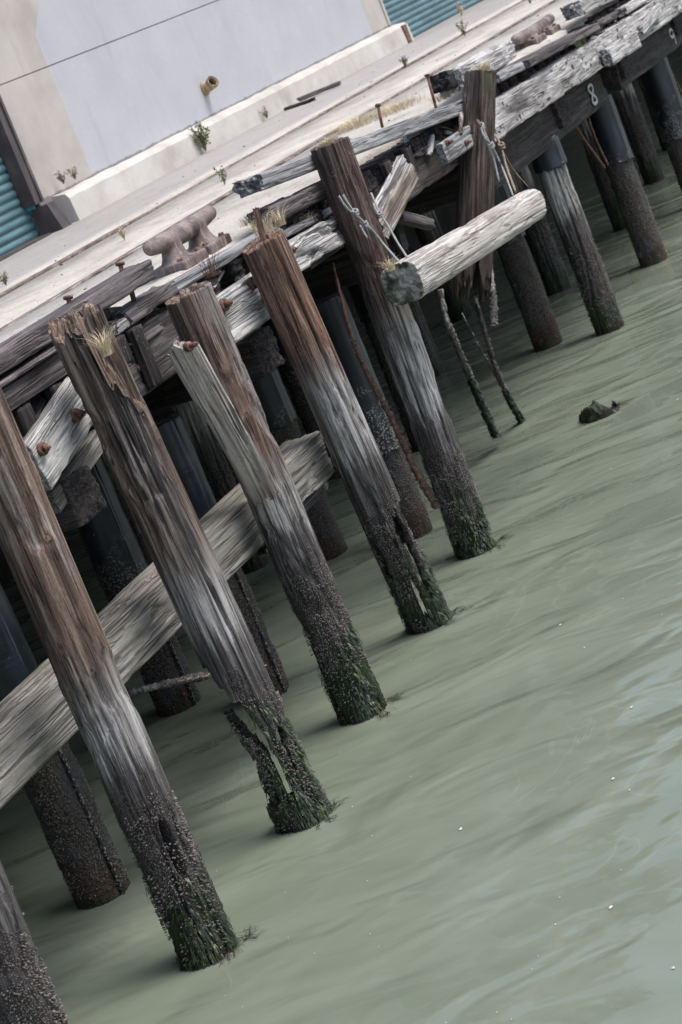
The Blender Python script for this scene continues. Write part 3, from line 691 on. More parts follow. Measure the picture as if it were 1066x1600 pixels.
# P5
t5 = at(514, 222, 1, 6.72)
f5 = fender(5, t5, (15.709, 6.763), .166, .155, 'dark flat-topped pile with grass on top and white wire wrapped round it', 67, zb=.95, zg=.5, jag1=.02)
# P6: kicked inwards, broken off above the water
t6 = at(752, 112, 1, 6.65); b6 = at(737, 468, 1, 7.2); b6 = b6 + (b6 - t6) * .04
f6 = thing('fender_pile', 'broken upright pile that ends ragged above the water, roped, right of the others', 'pile', tuple(b6), FG)
def ex6(P): return .05 * np.clip((.5 - P[..., 2]) / .5, 0, 1) * fbm(P * [14, 14, 3], 5, 3)
def drop60(x, y): return .28 * vn(np.stack([x * 22, y * 22, x * 0], -1), 9) + .3 * np.exp(-((x - .03) / .03) ** 2) * (y < 0)
loft('trunk', b6, t6, sec_round(NA), M_P[6], f6, r0=.19, r1=.158, seed=71, fib=.008, crack=.025, rot=.02, jag0=.2, jag1=.03, step=.02, extra=ex6, drop0=drop60)
for px, py in ((748, 185), (733, 207)): pass

# S1 split half log
ps, pe_ = at(276, 528, 1, 6.36), at(419, 782, 1, 6.40)
half = sec_round(90) * [.104, .104]; half[:, 1] = np.where(half[:, 1] > 0, half[:, 1] * .25, half[:, 1] * .48)
s1 = thing('split_log', 'grey split half log leaning against the brown pile, bolt through its top', 'timber', tuple(pe_))
def drop_s(x, y): return .05 * np.abs(x) / .1 + .02 * (x > 0)
loft('log_body', pe_, ps, half, M_split, s1, seed=83, jag0=.05, jag1=.05, fib=.007, crack=.02, rot=.01, step=.02, drop1=drop_s, r0=.95, r1=1.)
bolt(s1, at(297, 541, 1, 6.27), (-.3, -1, .1), .03, .05)

# broken stub in open water
st = at(938, 648, 2, 0)
stub = thing('pile_stub', 'weed covered stub of a lost pile just breaking the surface in open water', 'pile stub', tuple(st))
def dstub(x, y): return .02 + .13 * vn(np.stack([x * 9 + 3, y * 9, x * 0], -1), 14) + .12 * np.clip(x / .2, 0, 1)
sp0, sp1 = np.array([st[0], st[1], -.6]), np.array([st[0], st[1], .2])
loft('trunk', sp0, sp1, sec_round(90), M_P[4], stub, r0=.2, r1=.19, seed=91, rot=.03, jag1=.05, drop1=dstub, step=.02)
weeds(stub, sp0, sp1, .185, .0, .07, 900, 92, ln=(.03, .07))
waterline_frond(stub, st[0] + .1, st[1] - .05, -1.1, .2, M_redweed, 5)
for (o, x, y, m, sd) in ((f1, 9.513, 6.425, M_redweed, 1), (f2, 11.07, 6.46, M_weed, 2), (f3, 12.646, 6.64, M_weed, 3), (f4, 14.17, 6.656, M_redweed, 4), (f5, 15.709, 6.76, M_weed, 6)):
    waterline_frond(o, x + .05, y - .12, -.75, .13, m, sd); waterline_frond(o, x - .1, y - .1, -1.6, .08, M_redweed, sd + 20)

# ---------------------------------------------------------------- jacketed and bare bearing piles under the deck
JG = 'bearing piles under the deck'
def bearing(x, y, label, R=.17, jz=.95, ztop=2.16, seed=1, kind='jacket', nsh=900, seam=False, lean=0., jtop=None):
    t = thing('bearing_pile', label, 'pile', (x, y, 0), JG)
    p0, p1 = np.array([x - lean * .5, y, -.6]), np.array([x + lean * ztop, y, ztop])
    def ex(P): return .014 * (fbm(P * [9, 9, 5], seed, 4, .6) - .5) * 2 + .012 * (vn(P * [70, 70, 60], seed + 3) - .5)
    loft('shaft', p0, p1, sec_round(90), M_crust if kind == 'jacket' else M_back, t, r0=R, r1=R * .95, seed=seed, fib=.003 if kind == 'jacket' else .008, crack=0 if kind == 'jacket' else .02, jag0=0, jag1=0, step=.03, extra=ex)
    if jz is not None:
        q0 = p0 + (p1 - p0) * ((jz + .6) / (ztop + .6)); q1 = p0 + (p1 - p0) * (((jtop or ztop - .01) + .6) / (ztop + .6))
        def exj(P): return .006 * (fbm(P * [3, 3, 9], seed + 6, 3) - .5) * 2 - (.012 * np.exp(-((np.arctan2(P[..., 1], P[..., 0]) + .9) / .1) ** 2))
        loft('jacket', q0, q1, sec_round(90), M_jacket, t, r0=R + .016, r1=R + .008, seed=seed + 2, fib=0, crack=0, jag0=.05, jag1=0, step=.03, extra=exj)
    if seam:
        a = -.75; c, s = math.cos(a), math.sin(a); ex_ = np.array([VR[0], VR[1], 0]); ey = np.array([.897, .431, 0])
        o = (ex_ * c + ey * s) * (R + .004)
        mesh('seam', *tube([p0 + o, p0 + (p1 - p0) * .35 + o, p0 + (p1 - p0) * .7 + o, p1 + o], .014, 8), M_jacket, None, t)
    if nsh: shells(t, p0, p1, R + .002, .05, 1.15, nsh, seed + 9)
    return t
bearing(10.575, 7.663, 'wide jacketed pile with vertical seam, under the deck behind the two leftmost fender piles', .178, 1.15, seed=101, nsh=1600, seam=True)
bearing(13.70, 8.60, 'jacketed pile with rust red foot, under the deck right of the rot-holed pile', .172, .9, seed=103, nsh=1200, seam=True)
bearing(13.50, 7.741, 'bluish jacketed pile half hidden behind the pile with split stepped top', .168, 1.25, seed=105, nsh=1600, seam=True)
bearing(16.697, 8.491, 'jacketed pile between the hollow-topped and the splinter-topped fender piles', .168, 1.2, seed=107)
bearing(16.632, 7.627, 'narrow bluish jacketed pile just right of the splinter-topped fender pile', .16, .75, seed=109, nsh=900)
bearing(16.95, 9.36, 'bare crusted back pile whose foot shows below the broken end of the long low beam', .14, None, seed=111, kind='wood', nsh=300)
bearing(13.9, 9.45, 'crusted back pile seen in the gap beside the leaning split log', .16, None, seed=113, kind='wood', nsh=300)
bearing(19.7, 8.55, 'crusted pile standing behind the broken upright pile and its hanging strands', .17, 1.35, seed=115, nsh=500)
bearing(19.55, 9.5, 'dim jacketed back pile between the wire-wrapped pile and the broken upright', .165, 1.0, seed=117, nsh=200)
bearing(22.65, 8.085, 'barnacled jacketed pile appearing below the right end of the hanging log', .165, 1.2, seed=119, nsh=700)
bearing(22.52, 7.33, 'old timber pile with short black sleeve at its head, streaked white', .165, 1.82, ztop=2.15, seed=121, kind='wood', nsh=900)
bearing(25.61, 7.54, 'jacketed pile with cracked concrete foot below the chalked beam ends', .172, 1.25, seed=123, nsh=900)
bearing(28.75, 7.6, 'jacketed pile with wrinkled black sleeve at the right edge of the view', .19, .9, seed=125, nsh=600)
for (x, y) in ((10.7, 9.0), (10.8, 10.2), (13.9, 10.6), (17.0, 10.4), (19.9, 10.6), (22.9, 9.6), (25.7, 8.8), (25.9, 10.2), (28.8, 8.7), (29, 10.0), (31.9, 7.7), (32, 9.0), (35, 8), (35, 9.4)):
    bearing(x, y, 'dim bearing pile deep in the dark under the deck', .16, None, seed=int(x * 7 + y * 3), kind='wood', nsh=0)

# ---------------------------------------------------------------- beams
def beam(name, label, cat, a, c, w, h, mat, seed=1, xref=(0, 1, 0), group=None, bolts=(), **k):
    """rectangular timber from a to c; w across xref, h across the other way; bolts are points on its front"""
    t = thing(name, label, cat, tuple((np.array(a) + np.array(c)) / 2), group)
    loft('timber', np.array(a, float), np.array(c, float), sec_rect(w, h), mat, t, xref=xref, seed=seed, **k)
    for bb in bolts: bolt(t, *bb)
    return t
# transverse cap beams over each bent; square ends face the water
CG = 'cap beams across the pile rows'
b_labels = {10: 'dark square cap beam end sticking out above the low waler, between the russet and tan piles', 13: 'dark ragged cap beam end under the white board right of the hollow-topped pile', 16: 'cap beam hidden behind the wire-wrapped pile', 19: 'cap beam end above the pile behind the broken upright', 22: 'cap beam above the white streaked sleeve pile', 25: 'cap beam above the cracked concrete pile', 28: 'cap beam at the far right over the wrinkled jacket'}
for x in (11.02, 13.95, 16.85, 19.85, 22.95, 25.85, 28.85):
    y0 = 6.93 if x < 14.5 else 7.12
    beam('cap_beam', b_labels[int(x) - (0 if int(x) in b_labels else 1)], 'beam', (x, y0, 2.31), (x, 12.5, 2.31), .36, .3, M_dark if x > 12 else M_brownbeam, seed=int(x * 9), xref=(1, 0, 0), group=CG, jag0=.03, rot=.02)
# stringers under the planks, parallel to the edge
beam('edge_stringer', 'short dark stringer face with tar streaks left of the leaning split log', 'beam', (11.85, 7.07, 2.76), (13.75, 7.07, 2.76), .2, .4, M_brownbeam, seed=201, jag0=.05, jag1=.05, rot=.015, xref=(0, 1, 0), bolts=[(at(219, 574, 1, 6.96), OUT, .025, .02)])
beam('edge_stringer', 'long dark stringer under the silver kerb plank, behind the wire-wrapped pile', 'beam', (15.3, 7.12, 2.74), (20.0, 7.12, 2.70), .2, .34, M_brownbeam, seed=203, jag0=.05, jag1=.05, rot=.015)
beam('edge_stringer', 'long bleached white stringer pocked with bolt holes, right of the broken upright pile', 'beam', (19.75, 6.97, 2.72), (30.5, 6.97, 2.60), .22, .33, M_white2, seed=205, jag0=.06, jag1=.04, rot=.018, thr=.6, fib=.005, step=.025)
beam('edge_stringer', 'dark inner stringer lying behind the leftmost fender piles', 'beam', (8.5, 7.35, 2.7), (15.4, 7.35, 2.7), .2, .36, M_dark, seed=207)
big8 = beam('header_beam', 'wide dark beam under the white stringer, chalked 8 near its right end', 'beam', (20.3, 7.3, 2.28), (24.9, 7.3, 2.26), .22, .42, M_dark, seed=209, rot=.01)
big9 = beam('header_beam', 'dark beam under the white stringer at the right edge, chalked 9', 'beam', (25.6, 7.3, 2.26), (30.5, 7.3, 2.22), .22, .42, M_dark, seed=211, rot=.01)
b = NB('white_chalk'); n = b.noise(b.coord((40, 40, 40)), 1, 3); M_chalk = b.out(b.ramp(n, [(.35, (.3, .3, .3)), (.6, (.62, .63, .64))]), .95)
def chalk(parent, digit, px, py, hgt):
    c = at(px, py, 1, 7.18); pts = []
    # the number is written sloping, as seen on the beam
    if digit == '8': path = [(math.sin(a) * .34 * (1 if math.cos(a / 1) else 1), 0) for a in (0,)]
    pts = []
    if digit == '8':
        for a in np.linspace(0, 2 * math.pi, 40):
            pts.append((.5 * math.sin(2 * a), .55 * math.cos(a)))
    else:
        for a in np.linspace(0, 2 * math.pi, 24): pts.append((.5 * math.cos(a), .24 + .26 * math.sin(a)))
        for a in np.linspace(0, -1.9, 14): pts.append((.5 * math.cos(a * .5), .24 - .42 * abs(a)))
    P3 = [np.array([c[0] + x * hgt, 7.178, c[2] + y * hgt]) for x, y in pts]
    V, F = tube(P3, .02, 6); V = [np.array([v[0], 7.186 + (v[1] - 7.178) * .15, v[2]]) for v in V]
    mesh('chalk_number', V, F, M_chalk, None, parent)
chalk(big8, '8', 927, 147, .19); chalk(big9, '9', 1052, 57, .19)

# deck planks, their ends showing under the kerb
PG = 'rough deck plank ends under the kerb timbers'
pr0 = None
xs = np.arange(9.9, 29.8, .32)
protos = []
rngp = np.random.RandomState(4)
for i, x in enumerate(xs):
    w = .19
    if i < 6:
        t = thing('deck_plank', 'dark transverse deck plank, its rough end showing below the kerb timbers', 'plank', (x, 7.0, 2.93), PG)
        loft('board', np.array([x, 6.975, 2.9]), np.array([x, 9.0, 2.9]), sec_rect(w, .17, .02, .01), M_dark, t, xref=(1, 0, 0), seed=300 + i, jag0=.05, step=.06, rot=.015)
        protos.append(t)
    else:
        src = protos[i % 6]; t = src.copy(); COL.objects.link(t)
        dx = x - src.location.x; t.location.x = x; t.location.y += (rngp.rand() - .5) * .08; t.location.z += (rngp.rand() - .5) * .02
        for ch in src.children:
            c2 = ch.copy(); COL.objects.link(c2); c2.parent = t
# kerbs and edge timbers
KG = 'kerb timbers along the quay edge'
ydir = (0, 1, 0)
K1 = beam('kerb_timber', 'purple brown kerb timber at the left, its end stopping short of the near cleat', 'kerb', (8.6, 6.98, 3.25), at(222, 425, 1, 6.98), .2, .13, M_kerb, seed=221, group=KG, jag1=.05, fib=.005, rot=.01, bolts=[])
beam('kerb_timber', 'thin grey board under the purple brown kerb timber at the left', 'board', (8.6, 6.93, 3.13), (11.42, 6.93, 3.145), .16, .035, M_kerb, seed=223, group=KG, jag1=.03)
beam('kerb_timber', 'brown fascia timber below the thin board at the left edge', 'kerb', (8.6, 6.96, 3.03), (11.55, 6.96, 3.045), .14, .14, M_kerb, seed=225, group=KG, jag1=.02)
beam('kerb_timber', 'mossy grey kerb block between the split-top pile and the hollow-topped pile', 'kerb', at(180, 505, 1, 7.02), at(262, 452, 1, 7.02), .2, .11, M_kerb, seed=227, group=KG, jag0=.06, jag1=.05, rot=.02)
beam('kerb_timber', 'pale grey kerb plank in front of the near iron cleat', 'kerb', at(247, 462, 1, 7.0), at(425, 360, 1, 7.0), .16, .075, M_grey, seed=229, group=KG, jag0=.03, jag1=.05)
K3 = beam('kerb_timber', 'long silver grey kerb plank behind the flat-topped pile, left end rotted', 'kerb', at(384, 293, 1, 6.98), at(727, 165, 1, 6.98), .24, .13, M_grey, seed=231, group=KG, jag0=.12, jag1=.05, fib=.006, crack=.02)
beam('kerb_timber', 'weathered grey timber with dry grass on it, under the rotted end of the silver plank', 'kerb', at(405, 343, 1, 7.0), at(520, 288, 1, 7.0), .2, .13, M_kerb, seed=233, group=KG, jag0=.06, rot=.03)
beam('kerb_timber', 'brown kerb timber in front of the far iron cleat', 'kerb', at(803, 108, 1, 7.0), at(917, 47, 1, 7.0), .34, .09, M_kerb, seed=235, group=KG, jag0=.05, jag1=.06)
beam('kerb_timber', 'short pale kerb piece just right of the top of the broken upright pile', 'kerb', at(766, 127, 1, 6.99), at(808, 106, 1, 6.99), .2, .09, M_grey, seed=237, group=KG, jag0=.05, jag1=.05)
beam('kerb_timber', 'pale chunky kerb block lying askew behind the top of the broken upright pile', 'kerb', at(703, 130, 1, 7.02), at(787, 82, 1, 7.42), .26, .2, M_white, seed=239, group=KG, jag0=.05, jag1=.08, xref=(.5, 1, 0))
beam('kerb_timber', 'dark mossy end block in front of the pale askew kerb block', 'kerb', at(686, 129, 1, 7.06), at(722, 122, 1, 7.06), .2, .17, M_dark, seed=241, group=KG, jag0=.06, jag1=.03)
beam('kerb_timber', 'chunky kerb block with rotten dark end at the top right', 'kerb', at(892, 18, 1, 7.05), at(985, -24, 1, 7.05), .24, .17, M_white2, seed=243, group=KG, jag0=.08, rot=.03)
beam('kerb_timber', 'broken pale kerb board end further right beyond the rotten-ended block', 'kerb', at(965, 22, 1, 6.95), at(1012, -8, 1, 6.95), .18, .1, M_white, seed=245, group=KG, jag0=.14)
loft('packing', np.array([8.6, 7.1, 3.13]), np.array([12.3, 7.1, 3.135]), sec_rect(.12, .12), M_dark, K1, xref=ydir, seed=247)
# bleached wale pieces bolted to the pile fronts
WG = 'bleached wale pieces bolted between the fender piles'
beam('wale_piece', 'short bright white wale chunk jammed between the russet and tan piles', 'board', at(52, 735, 1, 6.86), at(134, 614, 1, 6.86), .1, .30, M_white, seed=251, group=WG, jag0=.02, jag1=.12, fib=.008, crack=.02, rot=.015, zs=2,
     bolts=[(at(121, 648, 1, 6.79), OUT, .04, .04), (at(68, 701, 1, 6.79), OUT, .04, .03)])
beam('wale_piece', 'brown broken wale remnant behind the short bright white chunk', 'board', at(75, 790, 1, 7.02), at(155, 680, 1, 7.02), .12, .14, M_olive, seed=253, group=WG, jag1=.12, rot=.03)
beam('wale_piece', 'broad white wale board with three rusty nuts between the hollow-topped and splinter-topped piles', 'board', at(335, 513, 1, 6.86), at(428, 447, 1, 6.86), .1, .34, M_white, seed=255, group=WG, jag0=.03, jag1=.04, rot=.012, fib=.006, zs=2,
     bolts=[(at(352, 476, 1, 6.79), OUT, .045, .04), (at(396, 442, 1, 6.79), OUT, .045, .04), (at(416, 464, 1, 6.79), OUT, .038, .05)])
beam('wale_piece', 'deeply splintered white wale piece between the splinter-topped and wire-wrapped piles', 'board', at(438, 415, 1, 6.88), at(553, 345, 1, 6.88), .12, .25, M_white, seed=257, group=WG, jag0=.1, jag1=.03, fib=.02, crack=.04, rot=.04, thr=.5,
     bolts=[(at(458, 390, 1, 6.8), OUT, .03, .02)])
beam('wale_piece', 'upper one of the two splintered pale boards slanting up right of the wire-wrapped pile', 'board', at(587, 335, 1, 6.9), at(632, 246, 1, 6.9), .05, .13, M_white, seed=259, group=WG, jag0=.05, jag1=.16, fib=.012, crack=.03, rot=.02)
beam('wale_piece', 'lower one of the two splintered pale boards slanting up right of the wire-wrapped pile', 'board', at(596, 366, 1, 6.8), at(647, 264, 1, 6.8), .06, .17, M_split, seed=261, group=WG, jag0=.06, jag1=.1, fib=.008)
beam('wale_piece', 'small brown broken wood end poking right below the splintered pale boards', 'board', at(622, 338, 1, 6.95), at(676, 352, 1, 6.95), .1, .09, M_kerb, seed=263, group=WG, jag1=.1)
beam('wale_piece', 'small square cut pale board with two rusty bolts left of the broken upright pile', 'board', at(690, 242, 1, 6.84), at(744, 206, 1, 6.84), .07, .19, M_grey, seed=265, group=WG, jag0=.015, fib=.003,
     bolts=[(at(700, 223, 1, 6.79), OUT, .028, .04), (at(730, 223, 1, 6.79), OUT, .028, .03)])
beam('wale_piece', 'squared pale wood block lying against the white stringer below the far kerb', 'board', at(946, 92, 1, 6.8), at(992, 62, 1, 6.8), .12, .2, M_white, seed=267, group=WG, jag0=.1, jag1=.02, rot=.02)
beam('wale_piece', 'splintered pale wood sliver on the white stringer near the top right corner', 'board', at(1000, 50, 1, 6.82), at(1030, 12, 1, 6.82), .08, .13, M_white, seed=269, group=WG, jag0=.12, jag1=.12, fib=.012)
beam('hanging_stub', 'dark tapering timber end hanging between the splintered boards and the log', 'timber', at(628, 405, 1, 7.1), at(604, 330, 1, 7.1), .16, .14, M_dark, seed=271, jag0=.12)
# lower long waler
lw = thing('low_waler', 'long squared grey beam running low behind the fender piles', 'beam', (11.4, 7.0, 1.43))
loft('timber', np.array([5.5, 7.0, 1.43]), np.array([14.1, 7.0, 1.47]), sec_rect(.3, .33), M_olive, lw, xref=ydir, seed=281, fib=.006, crack=.02, rot=.02, thr=.6, jag0=0, jag1=.08)
mesh('joint_cleat', *box(9.95, 10.22, 6.80, 6.87, 1.2, 1.5), M_olive, None, lw, smooth=False)
beam('lower_board', 'thin crusted broken board under the right end of the long low beam', 'board', (12.9, 7.05, 1.2), (14.2, 7.02, 1.24), .1, .1, M_back, seed=283, jag0=.1, jag1=.15, fib=.012, rot=.04)

# splintered scraps lying in the broken edge
rngd = np.random.RandomState(33)
for (cx_, cy_, sx_, sy_, n_) in ((215, 500, 45, 22, 11), (455, 325, 50, 18, 11), (670, 222, 40, 16, 9), (950, 62, 60, 26, 9), (330, 425, 22, 12, 3), (60, 690, 20, 30, 3)):
    for _ in range(n_):
        c_ = at(cx_ + (rngd.rand() - .5) * 2 * sx_, cy_ + (rngd.rand() - .5) * 2 * sy_, 1, 6.98 + .16 * rngd.rand()); c_[2] = min(max(c_[2], 2.86), 3.12)
        a_ = rngd.randn() * .5; l_ = .1 + .22 * rngd.rand(); d_ = np.array([math.cos(a_), math.sin(a_) * .5, (rngd.rand() - .5) * .7]) * l_
        beam('wood_scrap', 'splintered scrap of broken timber lying loose in the rotten quay edge', 'scrap', c_ - d_, c_ + d_, .03 + .05 * rngd.rand(), .02 + .03 * rngd.rand(), (M_kerb, M_white2, M_white, M_split, M_brownbeam)[rngd.randint(5)], seed=int(rngd.randint(9999)), group='splintered scraps in the rotten quay edge', jag0=.09, jag1=.09, fib=.008, step=.02, xref=(0, 1, .3))
for n_, (x0_, y0_, x1_, y1_, w_, h_, m_, lab_) in enumerate(((168, 520, 232, 478, .12, .08, M_white2, 'pale broken board lying behind the split-top pile shoulder'), (196, 548, 262, 500, .1, .07, M_kerb, 'brown broken board sagging below the mossy kerb block'),
        (432, 372, 528, 322, .1, .07, M_grey, 'grey broken board between the splinter-topped and wire-wrapped piles'),
        (606, 262, 690, 222, .1, .06, M_kerb, 'brown rotten board under the silver kerb plank'), (845, 150, 905, 118, .12, .09, M_white2, 'pale broken board resting on the white stringer'), (930, 40, 1000, 2, .12, .09, M_kerb, 'brown broken timber in the jumble at the top right'), (1000, 30, 1066, -12, .1, .07, M_grey, 'grey broken timber in the jumble at the top right corner'))):
    beam('broken_board', lab_, 'board', at(x0_, y0_, 1, 6.98), at(x1_, y1_, 1, 7.04), w_, h_, m_, seed=500 + n_, group='broken boards along the quay edge', jag0=.1, jag1=.1, fib=.01, crack=.02, rot=.02, step=.02)
for x_, z0_, z1_ in ((12.27, 2.58, 2.99), (12.02, 2.8, 3.0), (11.5, 2.74, 2.98), (11.12, 2.72, 2.97), (10.72, 2.7, 2.97), (17.2, 2.72, 2.98), (17.75, 2.74, 2.98)):
    beam('spacer_block', 'dark tar streaked upright block between kerb and stringer', 'block', (x_, 6.93, z0_), (x_ + .01, 6.93, z1_), .14, .07, M_dark, seed=int(x_ * 31), xref=(1, 0, 0), group='upright tarred blocks under the kerb', jag0=.02, jag1=.02, rot=.01, fib=.006)

# ---------------------------------------------------------------- iron cleats
CY = 7.4
def cleat(px0, py0, px1, py1, label, seed, L=None):
    a, c = at(px0, py0, 1, CY), at(px1, py1, 1, CY); cen = (a + c) / 2; cen[2] = 0; L = c[0] - a[0]
    zb = DZ; zt = (a[2] + c[2]) / 2
    t = thing('mooring_cleat', label, 'cleat', (cen[0], CY, zb), 'iron mooring cleats on the quay')
    x0 = cen[0]; H = zt - zb; parts = []
    xs = np.linspace(-L / 2, L / 2, 22); r = [.055 + .018 * math.cos(x / (L / 2) * 1.4) for x in xs]
    bar = [(x0 + x, CY, zt + .025 * abs(x / (L / 2)) ** 2) for x in xs]
    capn = [(bar[0][0] - .045, CY, bar[0][2])]; parts.append(tube([(bar[0][0] - .05, CY, bar[0][2]), (bar[0][0] - .035, CY, bar[0][2])] + bar + [(bar[-1][0] + .035, CY, bar[-1][2]), (bar[-1][0] + .05, CY, bar[-1][2])], [.012, .038] + r + [.038, .012], 20))
    for s in (-1, 1):
        V, F = [], []; n = 14; seg = 20; cx = x0 + s * L * .21
        for i in range(n):
            q = i / (n - 1); z = zb + .03 + (H - .02) * q; fl = (1 - q) ** 3; ft = q ** 3
            rx = .1 + .07 * fl + .035 * ft; ry = .07 + .06 * fl; sh = s * .02 * (1 - q)
            for k in range(seg): w = 2 * math.pi * k / seg; V.append((cx + sh + rx * math.cos(w), CY + ry * math.sin(w), z))
        for i in range(n - 1):
            for k in range(seg): F.append([i * seg + k, i * seg + (k + 1) % seg, (i + 1) * seg + (k + 1) % seg, (i + 1) * seg + k])
        F += [list(range(seg))[::-1], [(n - 1) * seg + k for k in range(seg)]]; parts.append((V, F))
        parts.append(box(cx - .2, cx + .2, CY - .15, CY + .15, zb - .03, zb + .055))
    V, F = join(parts)
    o = mesh('casting', V, F, M_iron, None, t)
    m = o.modifiers.new('blend', 'REMESH'); m.mode = 'VOXEL'; m.voxel_size = .011; m.use_smooth_shade = True
    m = o.modifiers.new('soft', 'SMOOTH'); m.factor = .6; m.iterations = 5
    for s in (-1, 1):
        for q in (-1, 1): mesh('hold_down_bolt', *tube([(x0 + s * (L * .21 + .15 * q), CY - .1, zb + .04), (x0 + s * (L * .21 + .15 * q), CY - .1, zb + .075)], .022, 6), M_rust, None, t)
    return t
cleat(236, 392, 330, 338, 'big rusty twin horn iron cleat on the quay above the hollow-topped pile', 1)
cleat(806, 62, 862, 36, 'far rusty iron cleat on the quay beyond the broken upright pile', 2)

# ---------------------------------------------------------------- hanging log, ropes, strands
la, lc = at(628, 444, 1, 6.30), at(829, 322, 1, 6.36)
lg = thing('hanging_log', 'pale debarked log slung on ropes in front of the piles', 'log', tuple((la + lc) / 2))
_sq = sec_round(120); _sq = _sq / (np.abs(_sq[:, :1]) ** 3.2 + np.abs(_sq[:, 1:]) ** 3.2) ** (1 / 3.2)
lo = loft('trunk', la, lc, _sq, M_log, lg, xref=(0, 1, 0), r0=.156, r1=.146, seed=311, fib=.004, crack=.02, rot=.012, thr=.64, jag0=.015, jag1=.05, step=.02)
lo.data.materials.append(M_logend)
for p in lo.data.polygons:
    if p.center.z < .05 and abs(p.normal.z) > .5: p.material_index = 1
def knot(c, r, seed, ax=(0, 0, 1)):
    rng = np.random.RandomState(seed); parts = []
    for i in range(3):
        pts = []; tilt = rng.rand(2) - .5
        for a in np.linspace(0, 2 * math.pi, 12): pts.append(np.array(c) + r * np.array([math.cos(a), math.sin(a) * .8, tilt[0] * math.cos(a) + tilt[1] * math.sin(a)]) + [0, 0, (i - 1) * r * .55])
        parts.append(tube(pts, r * .42, 6))
    return join(parts)
def rope(name, label, strands, knots, mat, r=.011):
    t = thing(name, label, 'rope', tuple(strands[0][0]), None)
    for s in strands: mesh('strand', *tube(spline(s, 8), r, 8, .12, 3), mat, None, t)
    for i, (c, rr) in enumerate(knots): mesh('knot', *knot(c, rr, i + 3), mat, None, t)
    return t
A = lambda x, y, Y: at(x, y, 1, Y)
rope('tie_wire', 'knotted white line on the left of the wire-wrapped pile, down to the log', [[A(529, 306, 6.56), A(545, 328, 6.53), A(575, 352, 6.5), A(600, 382, 6.45), A(628, 414, 6.28)], [A(536, 304, 6.56), A(552, 330, 6.53), A(566, 345, 6.5), A(580, 360, 6.5)], [A(562, 352, 6.5), A(574, 372, 6.48)]], [(A(556, 332, 6.5), .022), (A(571, 350, 6.49), .02)], M_rope, .009)
rope('tie_wire', 'knotted white line on the right of the wire-wrapped pile, down to the log', [[A(580, 302, 6.7), A(592, 330, 6.62), A(606, 352, 6.55), A(622, 380, 6.45), A(639, 406, 6.26)], [A(577, 310, 6.66), A(592, 336, 6.58)]], [(A(594, 335, 6.56), .02)], M_rope, .009)
rope('sling_rope', 'three part sling rope from a peg in the broken upright pile down to the log', [[A(750, 194, 6.44), A(757, 215, 6.42), A(768, 227, 6.4), A(785, 262, 6.38), A(802, 306, 6.22)], [A(752, 196, 6.44), A(762, 225, 6.42), A(772, 250, 6.42), A(780, 284, 6.42)], [A(753, 196, 6.43), A(766, 226, 6.41)]], [(A(753, 197, 6.44), .024), (A(768, 227, 6.4), .024)], M_rope, .009)
rope('sling_rope', 'brown slack rope beside the white sling on the broken upright pile', [[A(774, 212, 6.5), A(783, 228, 6.45), A(792, 262, 6.4), A(806, 300, 6.24)]], [(A(784, 228, 6.44), .026)], M_rope2, .011)
rope('thin_line', 'hair thin line from the brown rope to the far end of the log', [[A(785, 235, 6.45), A(805, 268, 6.4), A(825, 291, 6.3)]], [], M_rope2, .003)
pg = thing('wall_peg', 'rusty peg driven into the broken upright pile holding the sling', 'peg', tuple(A(748, 190, 6.5))); mesh('peg', *tube([A(746, 188, 6.56), A(751, 196, 6.38)], .013, 8), M_rust, None, pg)

def strand(name, label, pts, r0, r1, seed, mat, shl=0, weedf=0):
    P = spline(pts, 26); n = len(P); rr = np.linspace(r0, r1, n); rng = np.random.RandomState(seed)
    t = thing(name, label, 'hanging strand', tuple(P[-1]))
    mesh('stem', *tube(P, rr, 10, .3, seed), mat, None, t)
    V, F = [], []
    for i in range(shl):
        q = 1 - rng.rand() ** 1.5 * .75; k = min(n - 2, int(q * (n - 1))); c = P[k]; a = rng.rand() * 6.28; r = rr[k] * .9; s = .012 * (.4 + rng.rand())
        d = np.array([math.cos(a), math.sin(a), 0]); b0 = len(V); V += [c + d * r + [s, 0, 0], c + d * r + [0, s, s], c + d * r + [-s, 0, 0], c + d * r + [0, -s, -s], c + d * (r + s * 1.2)]
        F += [[b0, b0 + 1, b0 + 4], [b0 + 1, b0 + 2, b0 + 4], [b0 + 2, b0 + 3, b0 + 4], [b0 + 3, b0, b0 + 4]]
    if V: tag(mesh('barnacles', V, F, M_barn, None, t, smooth=False), kind='stuff')
    V, F = [], []
    for i in range(weedf):
        k = int((.62 + .38 * rng.rand()) * (n - 1)); c = P[k]; a = rng.rand() * 6.28; d = np.array([math.cos(a), math.sin(a), 0]); w = .008; e = np.array([-d[1], d[0], 0]); l = .03 + .05 * rng.rand(); b0 = len(V)
        V += [c - e * w, c + e * w, c + d * (rr[k] + .012) + e * w + [0, 0, -l * .5], c + d * (rr[k] + .012) - e * w + [0, 0, -l * .5], c + d * rr[k] + [0, 0, -l]]; F += [[b0, b0 + 1, b0 + 2, b0 + 3], [b0 + 3, b0 + 2, b0 + 4]]
    if V: tag(mesh('seaweed', V, F, M_weed, None, t), kind='stuff')
    return t
strand('hanging_cable', 'long crusted cable dangling between the splinter-topped and wire-wrapped piles', [A(520, 412, 7.25), A(545, 510, 7.15), A(565, 565, 7.1), A(612, 655, 7.0), A(650, 735, 6.95), A(684, 793, 6.9)], .012, .03, 3, M_rust, 300)
strand('hanging_strip', 'thick crusted strip hanging from the broken pile into the water, left one', [A(688, 452, 7.2), A(700, 505, 7.22), A(722, 560, 7.3), A(748, 620, 7.4), A(775, 680, 7.5)], .022, .036, 4, M_back, 400, 300)
